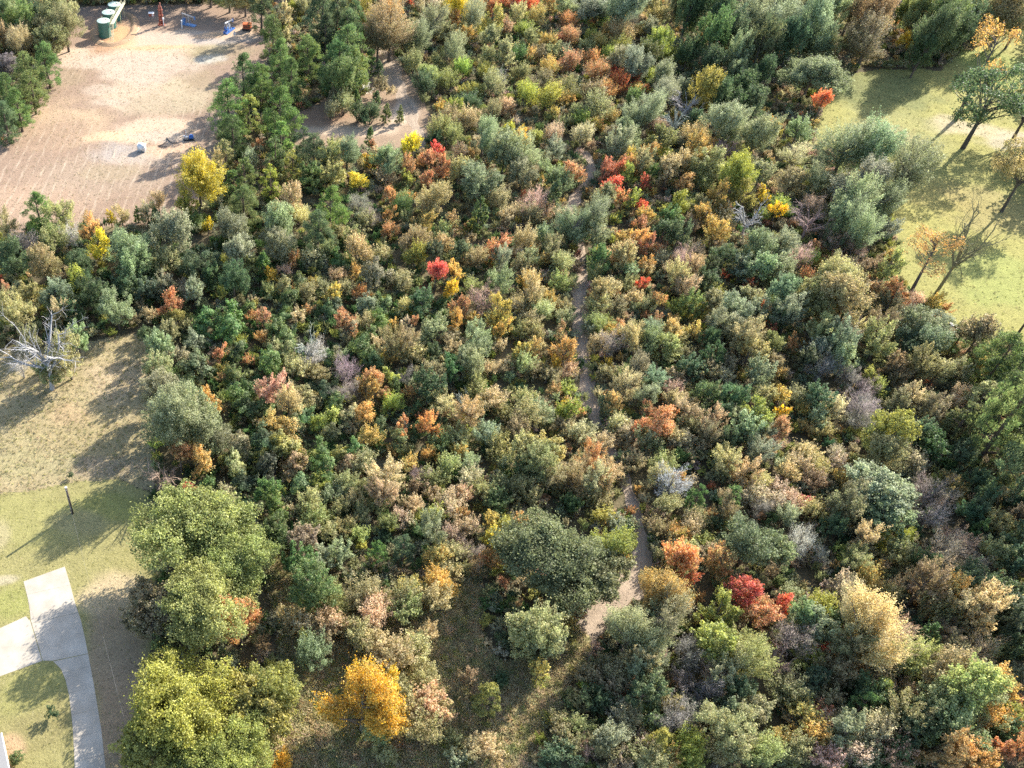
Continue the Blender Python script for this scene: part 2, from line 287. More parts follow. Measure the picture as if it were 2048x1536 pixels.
# ------------------------------------------------------------------ data (metres, world frame)
PLANTS = """-71.9 243.2 4.17 11.1 B y
-67.4 250.5 3.28 9.0 B d
-59.4 239.9 4.75 12.5 B o
-55.5 233.2 4.35 11.6 B o
-67.4 237.7 3.79 10.2 B g
-62.3 235.1 3.45 9.4 B b
-57.9 228.1 3.69 9.9 B o
-67.8 232.4 2.81 8.6 F T
-64.9 225.3 2.90 8.8 F T
-71.3 231.5 2.18 6.9 F T
-56.8 214.2 3.39 11.2 P g 63
-60.0 208.5 3.63 11.8 P g
-66.3 214.4 2.95 8.2 B v
-58.0 201.8 3.11 10.4 P g
-62.2 198.3 3.51 11.5 P g
-59.6 194.1 3.04 10.2 P g
-61.3 188.9 3.12 10.4 P d
-57.3 251.3 1.85 5.9 M T
-64.1 235.7 0.97 2.1 S T
-63.2 189.0 0.84 1.9 S R
-55.0 262.2 3.39 9.2 B d
-49.7 263.0 3.40 9.3 B d
-44.0 263.8 3.40 9.3 B d
-38.8 262.2 3.39 9.2 B g
-33.3 261.9 3.72 10.0 B d
-27.9 261.4 3.38 9.2 B d
-24.9 265.2 1.58 5.2 M l
-21.0 259.5 3.70 10.0 B d
-15.8 256.2 3.99 10.7 B o
-11.4 253.8 3.97 10.6 B o
-10.0 204.5 4.17 13.2 P g
-12.8 191.2 4.41 13.9 P g
-8.6 192.9 2.88 9.8 P l
-11.9 181.2 3.32 11.0 P d
-13.1 176.0 2.45 8.6 P o
-8.7 176.6 2.09 6.6 F y
-17.5 162.8 5.00 13.6 M q 8
-14.7 174.6 1.99 6.3 M T
-8.7 167.9 2.64 9.1 P g
-10.9 165.3 2.23 8.0 P g
-3.9 228.2 3.54 11.5 P g
-6.9 243.5 3.70 12.0 P d
-1.2 245.2 2.32 7.2 M T
-0.2 235.1 1.61 5.3 M T
4.8 217.0 3.72 12.1 P g
-1.7 217.2 3.27 10.8 P g
0.7 205.1 3.59 11.7 P g
-6.4 204.3 3.43 11.3 P g
-1.5 189.4 4.10 13.1 P g 62
8.1 232.4 5.17 16.0 P d
12.2 232.5 4.54 14.3 P d
14.8 229.2 3.86 12.4 P d
9.3 227.2 3.84 12.4 P d
16.9 238.2 3.31 10.9 P d
14.0 212.5 5.31 16.3 P g
11.3 208.9 4.67 14.6 P g
15.7 209.7 3.64 11.8 P g
12.4 205.5 4.28 11.4 B g
20.0 219.6 1.89 7.1 P g
21.6 216.0 1.64 6.1 C d
4.4 251.9 2.81 7.8 B o
1.8 251.3 1.85 5.9 M l
16.8 253.6 1.87 5.9 M A
21.0 247.6 2.50 7.6 M l
25.2 239.7 3.72 11.0 M A
25.2 228.1 4.89 14.2 F b
22.2 227.5 3.53 10.5 F b
28.7 233.8 2.35 7.4 F T
31.2 228.3 3.23 9.7 F y
36.9 238.4 3.17 9.6 F y
30.5 220.7 2.32 4.5 S o
36.1 256.5 2.74 5.2 S T
33.4 259.4 1.21 2.5 S X
43.7 247.6 3.15 9.4 M Y
43.2 242.2 2.30 7.1 M R
46.9 241.7 3.04 9.2 F y
44.7 233.8 2.24 7.0 M A
41.0 222.7 2.88 8.8 F y
40.3 236.1 2.37 6.8 B o
51.5 238.0 2.91 8.8 M A 61
50.4 228.4 2.83 8.5 M o
53.6 248.3 1.84 5.9 M R
48.1 220.9 2.46 7.5 M o
47.6 215.8 2.59 5.0 S l
41.9 217.3 2.45 4.7 S l
38.0 212.7 2.57 4.9 S o
33.7 213.3 2.65 7.5 B o
31.8 209.9 2.84 5.4 S d
35.8 222.0 2.33 4.5 S o
41.3 209.8 1.65 3.3 S l
43.7 208.2 1.94 3.8 S l
41.4 202.8 2.78 5.3 S d
53.1 221.8 2.57 7.3 B o
58.1 257.0 2.06 4.0 S X
53.2 253.4 2.37 7.3 M A
37.9 249.9 2.63 8.1 F T
40.2 248.9 1.97 6.3 F T
56.1 241.5 1.93 6.2 F T
18.1 210.3 1.35 2.8 S w
16.1 212.9 2.42 4.7 S o
20.1 201.8 1.57 5.8 C g
15.7 205.3 1.16 4.4 C g
22.2 198.1 1.27 4.8 C g
25.3 197.9 1.13 4.3 C g
15.9 198.0 2.16 4.2 S d
18.7 197.3 2.30 4.4 S d
17.0 195.8 1.58 3.2 S d
12.7 201.3 2.62 5.0 S o
10.5 203.8 2.93 5.6 S b
9.8 199.7 2.17 4.2 S T
14.2 208.6 1.64 3.3 S b
21.5 209.8 2.10 4.1 S b
23.6 209.7 1.35 2.8 S T
34.5 201.5 1.32 2.7 S A
38.0 200.5 2.04 4.0 S l
39.6 197.1 2.01 3.9 S l
36.0 195.8 2.15 4.2 S o
33.7 190.4 2.53 4.9 S o
39.7 192.3 2.69 5.1 S T
31.5 206.1 1.33 2.7 S o
48.0 208.7 2.83 5.4 S o
49.1 200.3 2.18 4.2 S T
45.8 197.3 2.30 4.4 S b
50.7 213.4 1.92 5.2 D k 45
-2.7 175.8 2.72 9.3 P g
-1.5 181.6 2.77 9.5 P g
3.3 179.6 2.76 9.4 P d
5.5 174.4 3.24 10.7 P d
0.9 171.8 2.42 8.5 P l
-3.6 165.0 2.75 9.4 P l
9.0 176.4 2.48 7.0 B o
9.3 170.3 2.43 6.9 B o
4.7 169.6 2.55 7.2 B g
12.4 177.2 2.87 8.8 F y
11.7 184.8 2.07 4.0 S T
17.9 187.9 1.23 4.7 C g
16.7 177.8 1.48 4.9 M Y
14.4 169.4 1.82 5.8 M Y
19.5 177.6 2.49 7.7 F y
20.8 174.3 2.46 7.6 F y
18.4 186.9 0.84 1.9 S R
26.2 179.0 2.42 7.4 M Y 38
24.1 173.1 1.85 5.9 M A
31.8 181.4 1.63 5.3 M X 39
29.6 175.8 2.13 6.6 M R
31.6 172.6 1.84 5.9 M R
28.7 169.4 1.82 5.8 M R
24.3 170.7 1.44 4.8 M l
20.0 172.0 2.11 4.1 S T
20.4 169.8 1.18 2.5 S R
38.7 177.2 1.74 5.6 M A
35.9 176.6 2.40 7.4 M o
34.8 170.3 2.43 6.9 B o
41.5 181.8 3.05 9.2 F y
46.8 185.9 2.07 6.5 M Y 40
44.9 175.4 3.37 9.2 B y
42.6 178.8 1.22 2.5 S R
38.4 166.0 3.63 9.8 B y
35.6 187.5 2.37 4.6 S o
31.8 187.5 1.95 3.8 S d
65.3 256.3 2.23 4.3 S X
62.1 257.0 2.06 4.0 S X
70.1 255.1 2.22 4.3 S R
60.3 246.2 2.12 6.7 F T
65.2 246.9 2.51 4.8 S A
73.1 245.4 2.49 4.8 S R 60
73.3 250.2 3.12 8.6 B y
78.2 247.1 3.89 10.4 B y
85.4 241.0 5.39 13.4 B y
82.3 247.3 3.57 9.7 B d
77.6 247.3 1.84 3.6 S l
82.3 246.7 2.17 4.2 S l
80.0 247.3 1.01 2.2 S R
82.2 240.9 2.14 4.2 S A
84.2 236.4 3.08 5.8 S T
90.3 239.7 1.97 3.9 S A
90.0 244.2 2.27 5.4 W v
92.4 237.7 2.54 7.2 B y
95.2 245.0 3.07 8.5 B o
96.8 238.6 1.80 3.6 S T
61.1 234.7 2.42 4.7 S o
61.0 241.3 2.30 4.5 S l
65.6 233.1 2.09 4.1 S A
71.7 235.4 2.42 4.7 S R
69.0 235.7 1.78 3.5 S R
76.1 236.3 2.27 4.4 S l
78.4 232.9 2.25 4.4 S A
74.4 230.1 2.23 4.3 S o
69.0 228.1 2.22 4.3 S y
69.2 232.9 0.97 2.1 S R
65.4 227.2 2.37 4.6 S o
61.7 227.4 2.21 4.3 S b
56.2 224.7 2.66 5.1 S g
59.5 225.3 1.89 3.7 S A
68.7 219.9 2.78 5.3 S R 44
66.5 221.6 1.71 3.4 S X
63.1 218.8 2.31 4.5 S A
74.7 224.4 2.04 4.0 S R
73.7 216.4 2.60 5.0 S R
73.2 222.4 1.25 2.6 S X
78.8 218.6 2.00 3.9 S X 43
77.4 210.5 2.40 4.6 S X
75.5 212.0 1.81 3.6 S A
82.2 215.1 1.83 3.6 S X
81.9 210.4 1.65 3.3 S A
84.5 210.9 1.35 2.8 S X
73.7 207.2 2.23 4.3 S R
82.3 228.8 3.01 5.7 S l
79.1 227.4 2.21 4.3 S l
85.6 221.4 3.46 9.4 B g
82.5 215.1 3.40 9.3 B y
79.5 219.2 2.85 7.9 B y
90.8 226.2 2.91 8.1 B l
97.5 230.3 2.55 4.9 S o
93.8 225.7 2.04 4.0 S l
87.0 211.1 3.36 10.1 F y
86.7 217.7 2.15 4.2 S l
86.0 201.3 3.25 9.8 F y
78.3 203.8 2.50 4.8 S g
77.0 192.3 3.70 11.0 F y
81.4 196.0 2.65 8.1 F y
91.9 208.3 2.18 6.9 F y
94.0 202.8 3.69 10.0 B l
96.6 203.4 2.78 5.3 S l
88.8 196.3 3.34 8.3 D k
84.5 190.1 2.73 7.0 D k
89.4 192.9 2.21 6.4 B d
103.9 240.0 4.10 14.8 B d
100.2 236.8 3.45 12.7 B d
107.4 235.8 4.06 14.6 B d
101.5 245.7 2.91 10.9 B d
109.1 228.2 3.67 13.4 B d
102.4 224.3 3.62 13.2 B d
96.7 221.8 2.86 10.7 B d
98.7 215.3 3.24 12.0 B d
114.6 233.6 3.72 13.6 B y
112.6 220.4 3.58 13.1 B d
107.1 218.6 2.68 10.2 B y
105.3 213.1 2.51 7.1 B y
100.6 211.1 2.34 6.7 B d
105.0 204.7 3.43 9.3 B d
98.4 199.7 3.10 8.5 B d
101.9 219.6 1.39 2.8 S o
110.2 211.3 3.21 8.8 B d
105.0 197.7 3.22 8.8 B d
101.5 198.0 2.39 6.8 B d
94.1 185.6 4.41 11.7 B y 51
98.8 181.5 3.96 10.6 B y
55.0 204.0 2.79 5.3 S l
59.3 202.6 2.92 5.5 S l
63.3 204.5 2.06 4.0 S A
60.3 198.7 1.30 2.7 S A
64.4 198.6 2.17 4.2 S o
58.0 210.5 2.40 4.6 S b
61.8 212.3 2.86 5.4 S b
64.8 208.1 2.82 5.4 S b
68.5 203.1 3.36 6.3 S b
69.6 197.5 3.30 6.2 S o
55.3 215.4 2.44 4.7 S o
65.9 194.2 2.14 4.2 S l
67.7 193.2 1.70 3.4 S A
61.2 193.9 1.99 3.9 S o
72.7 196.4 1.72 3.4 S A
69.6 193.8 1.28 2.7 S R
71.4 191.0 1.69 3.4 S p
64.1 187.0 2.36 4.6 S p
57.8 188.2 2.23 4.3 S p
54.6 188.4 1.68 3.4 S l
49.8 186.3 1.93 6.1 M Y
73.0 184.0 3.07 8.5 B y
69.9 179.9 2.90 8.1 B y
79.4 183.2 2.54 7.2 B o
81.7 192.7 2.41 4.6 S p
85.3 186.8 2.08 4.1 S y
88.0 187.1 2.64 5.0 S T
85.4 177.2 3.00 8.3 B A
90.8 184.9 1.93 3.8 S A
91.3 179.1 3.02 7.6 D p
95.7 181.4 2.32 4.5 S T
86.0 172.6 3.33 9.1 B o
81.8 174.0 2.46 7.0 B T
80.6 181.4 1.91 3.8 S l
83.1 180.0 1.09 2.3 S R
75.1 178.6 2.15 6.7 M A
71.6 177.7 1.74 5.6 M A
68.9 174.6 1.99 6.3 M R
65.1 172.0 2.10 6.6 M R
67.5 171.5 1.71 5.5 M X 42
65.3 166.3 2.18 6.8 M X
71.1 173.1 1.85 5.9 M A
69.6 169.8 1.82 5.8 M l
72.9 169.2 1.30 4.4 M X
75.3 172.1 1.80 5.4 B g
73.5 173.8 2.33 6.7 B o
77.4 170.3 2.43 6.9 B T
80.3 168.3 2.07 6.5 M A
84.4 169.3 1.96 3.9 S o
89.1 165.5 3.31 9.8 M l
89.4 173.0 1.99 3.9 S T
96.6 174.9 2.00 3.9 S o
96.0 169.4 2.42 6.9 B y
49.1 176.0 3.37 10.1 F y
56.1 179.3 1.98 6.3 F y
47.9 170.2 2.93 8.1 B y
53.5 170.8 2.30 7.2 F y
58.8 171.5 2.35 7.3 M R 41
55.6 169.3 2.35 4.5 S y
124.7 240.7 4.11 14.8 B y
120.1 228.7 4.42 15.8 B y
129.8 238.7 4.24 15.2 B y
126.6 227.4 4.40 15.7 B y
135.7 237.7 3.77 13.7 B y
120.9 223.0 3.61 13.2 B d
130.0 226.4 2.90 10.9 B y
132.5 225.7 1.99 7.9 B o
143.1 240.6 3.96 14.3 B b
144.1 233.3 4.33 15.5 B b
139.6 222.9 4.81 14.0 F b
152.9 243.7 3.21 11.9 B v
157.8 244.1 3.28 9.8 M l
154.5 230.4 2.22 6.9 M Y 47
157.8 237.2 2.99 11.2 B o
161.9 240.1 4.26 15.3 B o
162.3 232.0 5.06 17.7 B d
171.2 238.1 4.39 15.7 B o
178.1 242.7 3.82 13.9 B b
179.6 236.2 4.67 16.6 B b
153.9 223.0 4.49 16.0 B d
161.3 226.2 3.65 13.3 B d
170.3 233.4 3.42 12.6 B d
182.5 234.7 3.43 12.6 B b
151.4 219.4 2.99 11.2 B d
120.7 207.8 6.48 10.3 O y 46
119.3 197.6 2.15 6.7 M R
116.1 192.0 1.55 5.1 M A
110.6 187.6 2.57 8.0 F y
107.2 192.0 1.55 5.1 M A
105.8 187.3 1.53 5.0 M l
106.4 178.5 3.03 7.0 W p
101.1 166.6 2.89 8.0 B o
105.2 185.8 1.66 3.3 S T
113.3 173.2 4.59 13.4 F y
119.6 172.2 4.83 14.0 F y 50
121.8 165.1 4.70 13.7 F y
110.8 160.3 4.86 14.1 F y
108.2 168.2 3.28 9.9 F y
120.6 175.0 1.20 2.5 S Y
154.7 178.6 2.16 4.2 S g
-47.4 153.5 3.12 10.4 P g
-43.7 153.6 2.64 8.1 F o
-53.5 151.5 2.26 7.1 F b
-49.0 147.5 2.70 6.3 W v
-43.6 147.3 2.57 7.9 F o
-41.0 150.1 2.26 5.3 W k
-37.7 150.9 2.06 6.5 M A
-35.2 145.1 2.02 6.3 M Y 9
-37.1 141.8 1.18 2.5 S l
-34.7 157.4 1.12 3.9 M Y
-32.6 157.6 1.71 5.6 F T
-39.5 158.5 1.36 3.4 W p
-29.7 158.9 0.99 3.9 C g
-25.6 160.8 1.61 5.3 F T
-27.6 158.4 1.72 5.6 F T
-28.9 142.9 3.66 9.9 B y
-22.4 146.8 3.83 10.3 B y
-25.6 155.5 1.58 5.9 C g
-20.2 159.3 2.21 6.4 B l
-18.2 157.2 2.00 3.9 S g
-10.7 150.4 3.19 8.8 B y
-15.6 154.8 0.99 3.6 M Y
-8.5 156.6 3.04 10.2 P g
-9.0 142.9 2.98 8.3 B y
-12.2 144.4 1.55 3.1 S l
-15.9 138.9 3.38 9.2 B d
-22.3 141.1 2.51 7.1 B o
-27.6 138.6 2.71 7.6 B y
-38.4 140.9 2.62 7.4 B d
-44.4 139.8 2.61 7.4 B b
-50.1 140.4 2.73 7.7 B d
-6.5 141.4 1.49 4.7 B o
-50.3 133.0 1.47 4.9 M R
-52.7 139.0 0.70 2.8 M X
-45.6 132.6 2.43 6.9 B o
-40.9 131.3 2.63 7.4 B y
-37.4 134.3 2.27 7.0 M l
-34.3 131.6 3.07 8.5 B d
-46.7 125.8 3.10 8.5 B o
-29.5 127.1 2.90 8.1 B y
-37.6 127.3 2.37 6.8 B d
-39.2 126.7 1.84 6.0 F T
-21.0 129.2 2.22 6.9 M R 10
-19.9 126.4 1.76 5.6 M l
-23.8 129.1 1.46 3.0 S T
-21.8 135.2 2.12 6.2 B y
-18.5 134.8 1.91 4.6 W v
-16.5 132.6 1.99 5.9 B y
-28.8 134.7 2.45 7.0 B d
-25.1 133.3 2.22 6.4 B d
-26.3 131.3 1.24 2.6 S b
-11.8 134.7 1.38 2.8 S l
-9.6 134.5 2.78 7.8 B d
-13.8 136.5 2.24 6.5 B d
-35.9 114.5 2.95 8.2 B o
-43.2 119.7 2.09 6.1 B o
-35.4 120.6 2.10 6.1 B y
-38.8 112.8 2.23 6.5 B o
-43.8 114.8 1.55 3.8 W k
-14.3 125.5 2.49 5.1 V g
-10.0 124.8 2.93 5.9 V g
-6.7 128.5 1.34 2.8 S R
-6.7 129.8 1.73 3.7 V g
-17.4 125.3 1.65 3.3 S o
-20.4 121.7 2.01 5.9 B o
-21.0 117.7 2.38 6.8 B y
-18.3 118.0 1.71 3.4 S T
-16.0 121.0 2.11 4.4 V y
-11.3 117.9 1.49 4.9 M R
-10.7 115.7 1.16 2.4 S A
-8.5 118.7 1.87 4.0 V g
-8.0 121.7 1.30 2.7 S l
-6.6 117.2 1.17 2.5 S R
-21.4 113.1 2.23 6.5 B o
-15.3 114.4 2.80 5.6 V d
-11.2 113.1 1.05 2.2 S R
-8.7 113.6 1.83 3.9 V g
-19.5 112.4 1.87 3.7 S y
-23.8 122.3 1.59 4.9 B d
-27.3 128.5 1.34 2.8 S b
8.2 154.6 3.38 11.1 P g 35
5.6 146.5 3.40 11.2 P d
-2.0 150.2 3.30 9.0 B y 37
-2.0 145.4 3.13 8.6 B y
-2.6 161.5 1.53 3.1 S A
1.1 159.5 2.45 7.6 F T
0.1 164.6 1.93 3.8 S o
2.3 158.1 2.26 4.4 S T
13.9 160.4 2.35 5.5 W v
16.5 156.7 1.95 4.7 W v
15.0 155.8 2.11 4.1 S o
9.3 152.9 2.09 4.1 S o
12.0 150.9 2.02 6.0 B o
20.6 164.0 1.66 5.4 M R
23.8 164.9 1.67 3.3 S A
22.5 161.1 2.28 4.4 S g
19.9 157.5 1.50 4.9 M A
22.7 158.0 1.63 3.3 S o
19.5 153.4 1.60 3.2 S R
26.4 154.4 1.97 6.2 M A
28.5 160.0 3.18 8.7 B o
31.9 153.9 1.60 5.2 M R
29.9 152.2 1.96 3.9 S o
23.5 147.7 2.69 7.6 B o
36.9 155.6 2.30 8.3 C g 36
35.1 155.9 0.87 1.9 S R
42.1 162.8 2.30 4.4 S T
42.9 157.8 1.76 3.5 S T
38.6 146.0 2.14 6.7 M R
29.1 149.2 1.82 3.6 S T
13.7 146.2 2.75 5.2 S T
17.4 145.4 2.03 4.0 S T
4.8 145.1 2.03 4.0 S T
1.0 144.5 1.43 2.9 S R
7.2 146.5 1.80 3.6 S o
9.4 144.1 1.84 3.9 V g
-0.8 141.2 1.41 2.9 S p
-4.5 140.1 1.83 6.7 C g
-3.1 139.2 1.39 4.7 M Y
24.3 143.7 2.25 4.4 S l
32.2 144.9 2.09 6.1 B d
27.3 144.7 1.75 5.3 B d
26.6 136.8 2.06 6.5 M X 30
30.1 138.8 1.62 5.3 M A
28.5 133.6 1.70 5.5 M Y
35.1 144.3 2.38 4.6 S o
36.4 138.7 1.03 4.0 C g
39.0 142.2 1.84 6.0 F y
41.5 147.1 1.21 2.5 S T
16.0 138.5 2.98 6.0 V y
19.8 137.3 2.31 4.5 S o
12.5 140.7 1.53 3.1 S A
8.8 139.7 1.75 3.5 S T
4.7 138.0 1.28 2.7 S A
2.1 138.1 1.91 4.0 V g
-0.4 135.1 2.01 4.2 V o
1.2 136.3 0.81 1.8 S R
8.3 132.4 1.58 5.2 M A
13.3 134.6 1.49 3.0 S R
3.7 134.2 1.83 3.6 S o
6.4 136.1 1.73 3.4 S o
10.5 135.7 1.84 3.6 S o
0.5 131.7 2.33 4.8 V g
-3.5 135.4 1.72 3.4 S o
13.8 131.0 1.97 4.2 V y
16.9 130.5 2.08 4.4 V g
23.6 129.8 2.51 7.1 B d
27.4 131.4 1.51 3.3 V g
20.4 130.2 1.69 3.4 S T
10.1 124.3 2.17 6.8 M R
4.1 130.4 1.13 2.4 S R
6.7 129.5 2.08 4.3 V g
8.7 129.8 1.73 3.7 V d
-4.2 126.1 1.54 5.1 M R
-1.2 127.4 1.83 3.9 V g
1.8 128.3 1.56 3.2 S T
13.8 126.5 1.77 3.5 S T
16.2 126.7 1.94 4.1 V g
20.3 124.8 1.31 4.4 M p
18.4 125.2 1.10 3.9 M A
21.7 126.0 0.99 3.6 M R
29.9 128.2 1.66 5.4 M R
28.8 125.1 1.75 5.6 M A
32.0 125.8 1.54 5.1 M A
36.0 126.1 2.08 6.5 M A 31
36.2 122.7 1.62 5.3 M A
34.2 130.0 2.74 6.3 W p
37.8 134.6 2.01 6.4 F y
33.1 136.0 1.84 3.6 S o
24.6 122.6 2.43 6.9 B y
31.3 119.1 2.70 7.6 B y 32
29.4 114.6 2.65 7.5 B y
27.8 122.5 1.85 3.7 S y
27.4 120.3 1.51 3.1 S T
21.2 121.7 0.65 1.5 S X
19.5 119.0 2.08 6.6 F b
20.8 117.8 1.92 3.8 S T
16.8 118.7 1.88 6.1 F b
16.8 117.8 1.49 3.0 S A
13.3 122.2 1.90 4.0 V g
12.7 119.3 1.99 4.2 V g
15.0 121.6 1.41 2.9 S T
10.4 123.4 1.91 4.0 V b
3.4 118.6 2.39 6.3 D k 34
3.8 116.5 2.48 5.8 W k
-2.1 123.6 2.02 4.2 V g
-4.2 122.9 1.42 2.9 S A
-2.7 119.8 2.10 4.4 V o
-0.3 121.8 1.90 4.0 V g
-3.4 115.8 2.50 5.1 V g
-0.3 118.2 1.76 3.8 V o
1.3 114.3 2.10 4.1 S T
4.4 114.2 1.89 3.7 S o
6.8 118.0 1.65 3.6 V g
9.9 113.3 2.44 5.7 W v 33
8.2 116.8 1.64 3.6 V y
13.8 116.4 1.75 3.7 V g
16.4 112.9 1.45 4.8 M l
13.3 110.0 2.04 6.4 M A
18.9 113.2 1.43 3.6 W v
22.7 111.7 2.22 6.4 B o
23.8 117.7 1.77 5.3 B d
26.4 112.5 2.03 6.0 B d
33.6 115.3 1.69 3.4 S T
36.1 120.4 1.40 2.9 S T
36.4 116.8 1.28 2.6 S T
23.2 122.4 1.31 2.7 S y
5.5 126.4 0.78 1.8 S l
47.9 160.1 2.83 6.6 W p
48.5 166.7 0.91 2.0 S X
52.4 161.0 2.35 8.5 C d 52
46.8 156.7 2.37 4.6 S o
45.4 161.0 1.65 3.3 S T
49.9 158.6 1.89 3.7 S T
57.4 154.0 3.47 10.4 F y
53.9 150.4 2.84 8.7 F y
58.4 149.8 2.72 8.3 F y
53.9 157.7 2.13 4.1 S y
49.6 145.5 2.33 7.3 F b
49.5 151.6 1.84 3.6 S y
44.9 148.9 2.42 4.7 S T
46.5 147.7 1.33 2.7 S R
47.3 144.4 1.55 3.1 S A
44.5 143.8 2.14 4.2 S y
50.7 142.2 2.24 4.3 S o
43.1 141.9 1.77 3.5 S o
56.6 141.1 2.29 6.6 B g
56.2 140.1 1.87 3.7 S o
66.6 162.7 1.65 5.4 M R
63.3 161.4 2.27 7.0 M o
68.4 161.9 1.65 5.3 M l
70.3 161.1 1.39 4.7 M X
69.5 156.8 1.62 5.3 M A
68.0 153.5 1.60 5.2 M R
64.0 154.0 0.74 1.7 S X
64.1 157.9 1.01 2.2 S l
63.5 149.8 1.45 4.8 M A
65.8 148.3 1.80 5.8 M A
67.5 147.2 1.56 5.1 M R
61.4 144.5 2.43 7.6 F T
61.9 142.4 2.19 6.3 B T
69.7 147.6 1.45 3.0 S R
75.8 159.6 2.50 7.7 M l
73.8 155.5 2.42 6.9 B g
71.5 150.7 2.37 6.8 B d
77.5 154.7 1.98 3.9 S b
73.3 148.5 2.24 6.5 B d
80.3 158.7 1.84 5.5 B o
84.2 161.1 2.39 7.4 M A
80.8 154.8 2.34 7.2 M A
81.3 149.8 2.41 7.4 M A
80.2 148.4 1.81 3.6 S b
88.4 154.0 3.23 8.1 D k
85.9 158.3 2.13 4.2 S T
90.1 161.1 2.39 7.4 M l
94.8 163.4 1.53 5.0 M Y
93.5 159.0 1.51 3.1 S l
76.3 146.9 1.77 4.3 W p
73.3 142.7 2.31 5.5 W p
73.4 145.5 1.41 3.6 W p
73.8 139.3 1.82 5.9 F T
70.2 136.9 2.14 6.8 F T
70.5 133.8 1.89 6.1 F T
66.2 142.1 1.41 4.7 M A
69.4 144.2 1.79 3.5 S y
69.8 141.4 1.53 3.1 S T
62.7 141.1 1.88 3.7 S y
65.5 141.2 1.76 3.5 S T
86.3 143.9 2.88 8.0 B y
82.7 139.7 2.50 7.1 B y
85.1 138.0 2.59 7.3 B y
80.0 142.0 2.64 7.4 B d
77.1 139.3 2.05 6.0 B d
80.2 140.9 0.94 2.1 S X
75.1 135.8 2.02 5.9 B d
83.7 137.2 1.39 2.8 S X
85.1 135.1 0.92 2.0 S R
63.8 136.3 1.38 4.6 M X 53
60.3 138.2 1.05 2.2 S R
59.2 135.1 0.92 2.0 S R
61.2 135.0 0.69 1.6 S R
62.0 137.2 1.74 3.5 S o
62.4 133.3 1.71 3.4 S T
54.8 131.4 2.31 6.6 B o
54.7 131.0 1.92 3.8 S o
57.7 136.1 1.73 3.4 S T
65.0 131.1 1.57 5.1 M R
67.8 134.4 0.92 2.0 S l
58.4 130.8 1.80 3.6 S b
49.5 137.2 2.08 4.1 S o
43.4 137.4 1.85 3.7 S A
42.8 131.8 2.20 6.9 F T
41.4 130.9 2.03 4.0 S o
46.8 133.4 1.60 3.2 S A
44.6 129.4 2.24 4.3 S T
49.0 131.3 1.69 3.4 S o
47.3 131.1 1.13 2.4 S A
48.5 127.8 1.78 3.5 S o
41.7 126.3 1.99 3.9 S T
40.1 124.4 1.87 3.7 S o
42.3 123.8 1.86 3.7 S o
46.5 122.1 1.41 4.7 M R
45.7 116.9 2.11 6.6 M A 28
44.3 115.9 1.06 3.7 M Y
41.3 119.0 1.39 4.6 M A
39.1 117.5 1.59 5.2 M A
42.1 118.6 0.97 2.1 S R
38.7 115.6 2.00 3.9 S o
40.6 114.6 1.79 3.5 S o
44.1 119.1 1.40 2.9 S b
42.7 113.6 1.88 3.7 S o
46.2 114.5 1.58 3.2 S T
45.7 112.7 1.15 2.4 S l
53.7 126.1 2.21 4.3 S o
52.7 124.7 1.54 3.1 S y
55.4 125.1 1.43 2.9 S A
57.4 126.3 1.22 2.5 S R
54.3 119.4 2.31 5.4 W v
57.8 121.7 2.11 6.7 F T
57.9 119.3 1.88 6.1 F T
52.6 120.9 1.84 3.6 S T
62.9 128.6 0.90 2.0 S R
63.6 126.3 1.21 4.2 M R
67.0 127.3 1.22 2.6 S A
65.2 122.3 2.05 6.4 M A
68.5 122.7 1.41 4.7 M A
61.3 122.5 2.01 6.4 F y
59.8 119.3 1.88 6.1 F y
62.4 119.1 2.09 6.1 B o
63.8 118.0 2.03 4.0 S o
66.4 121.8 1.95 3.8 S T
69.7 122.2 1.85 3.7 S o
53.2 116.6 1.17 2.5 S Y 29
55.9 118.3 0.96 2.1 S A
56.4 116.0 0.93 3.7 C g
52.5 113.4 1.78 3.5 S o
55.1 113.9 1.57 3.2 S o
57.0 113.2 1.73 5.7 F y
59.2 112.2 1.82 5.9 F y
62.9 115.6 0.95 2.1 S g
63.5 113.2 1.26 2.6 S p
63.5 130.9 1.69 3.4 S o
68.8 129.6 2.02 4.0 S l
70.0 128.9 1.96 5.8 B g
72.1 128.5 1.79 3.5 S l
74.3 129.3 2.39 6.8 B y
77.0 127.4 2.70 7.6 B y
73.9 123.6 2.65 7.5 B y
78.2 126.4 0.78 1.8 S R
78.0 136.9 0.93 2.0 S R
76.1 134.8 1.61 3.2 S l
80.6 130.9 2.19 6.4 B o
81.1 127.4 1.84 5.5 B y
84.6 131.9 1.02 2.2 S R
76.5 119.7 2.71 7.6 B o
76.0 116.5 2.37 6.8 B o
76.0 120.8 2.05 4.0 S b
83.0 126.4 0.78 1.8 S X
70.7 121.0 1.79 5.4 B d
69.8 116.1 2.26 6.5 B d
65.7 114.0 2.04 6.0 B d
68.9 114.1 1.99 3.9 S b
72.8 115.9 1.69 3.4 S b
75.5 111.3 2.31 6.7 B y
71.0 113.3 1.57 3.2 S p
66.0 118.7 1.61 3.2 S b
95.5 158.0 1.62 5.3 M Y
98.4 161.0 2.41 4.6 S l
99.2 152.5 3.33 8.3 D p
103.3 160.2 2.22 5.3 W p
99.1 156.7 1.25 2.6 S R
103.6 151.7 2.45 4.7 S b
90.8 145.0 2.89 8.0 B y
88.9 139.8 2.84 7.9 B y
94.3 143.4 2.32 5.5 W p
99.1 147.3 1.32 4.5 M R
97.8 144.2 1.79 3.5 S l
100.7 145.7 1.08 2.3 S R
102.1 143.8 1.78 3.5 S R
99.0 142.0 1.30 2.7 S A
102.0 139.8 2.28 5.4 W p
105.3 142.3 1.42 2.9 S A
106.1 140.1 2.28 6.6 B b
111.0 142.9 1.77 5.7 M A
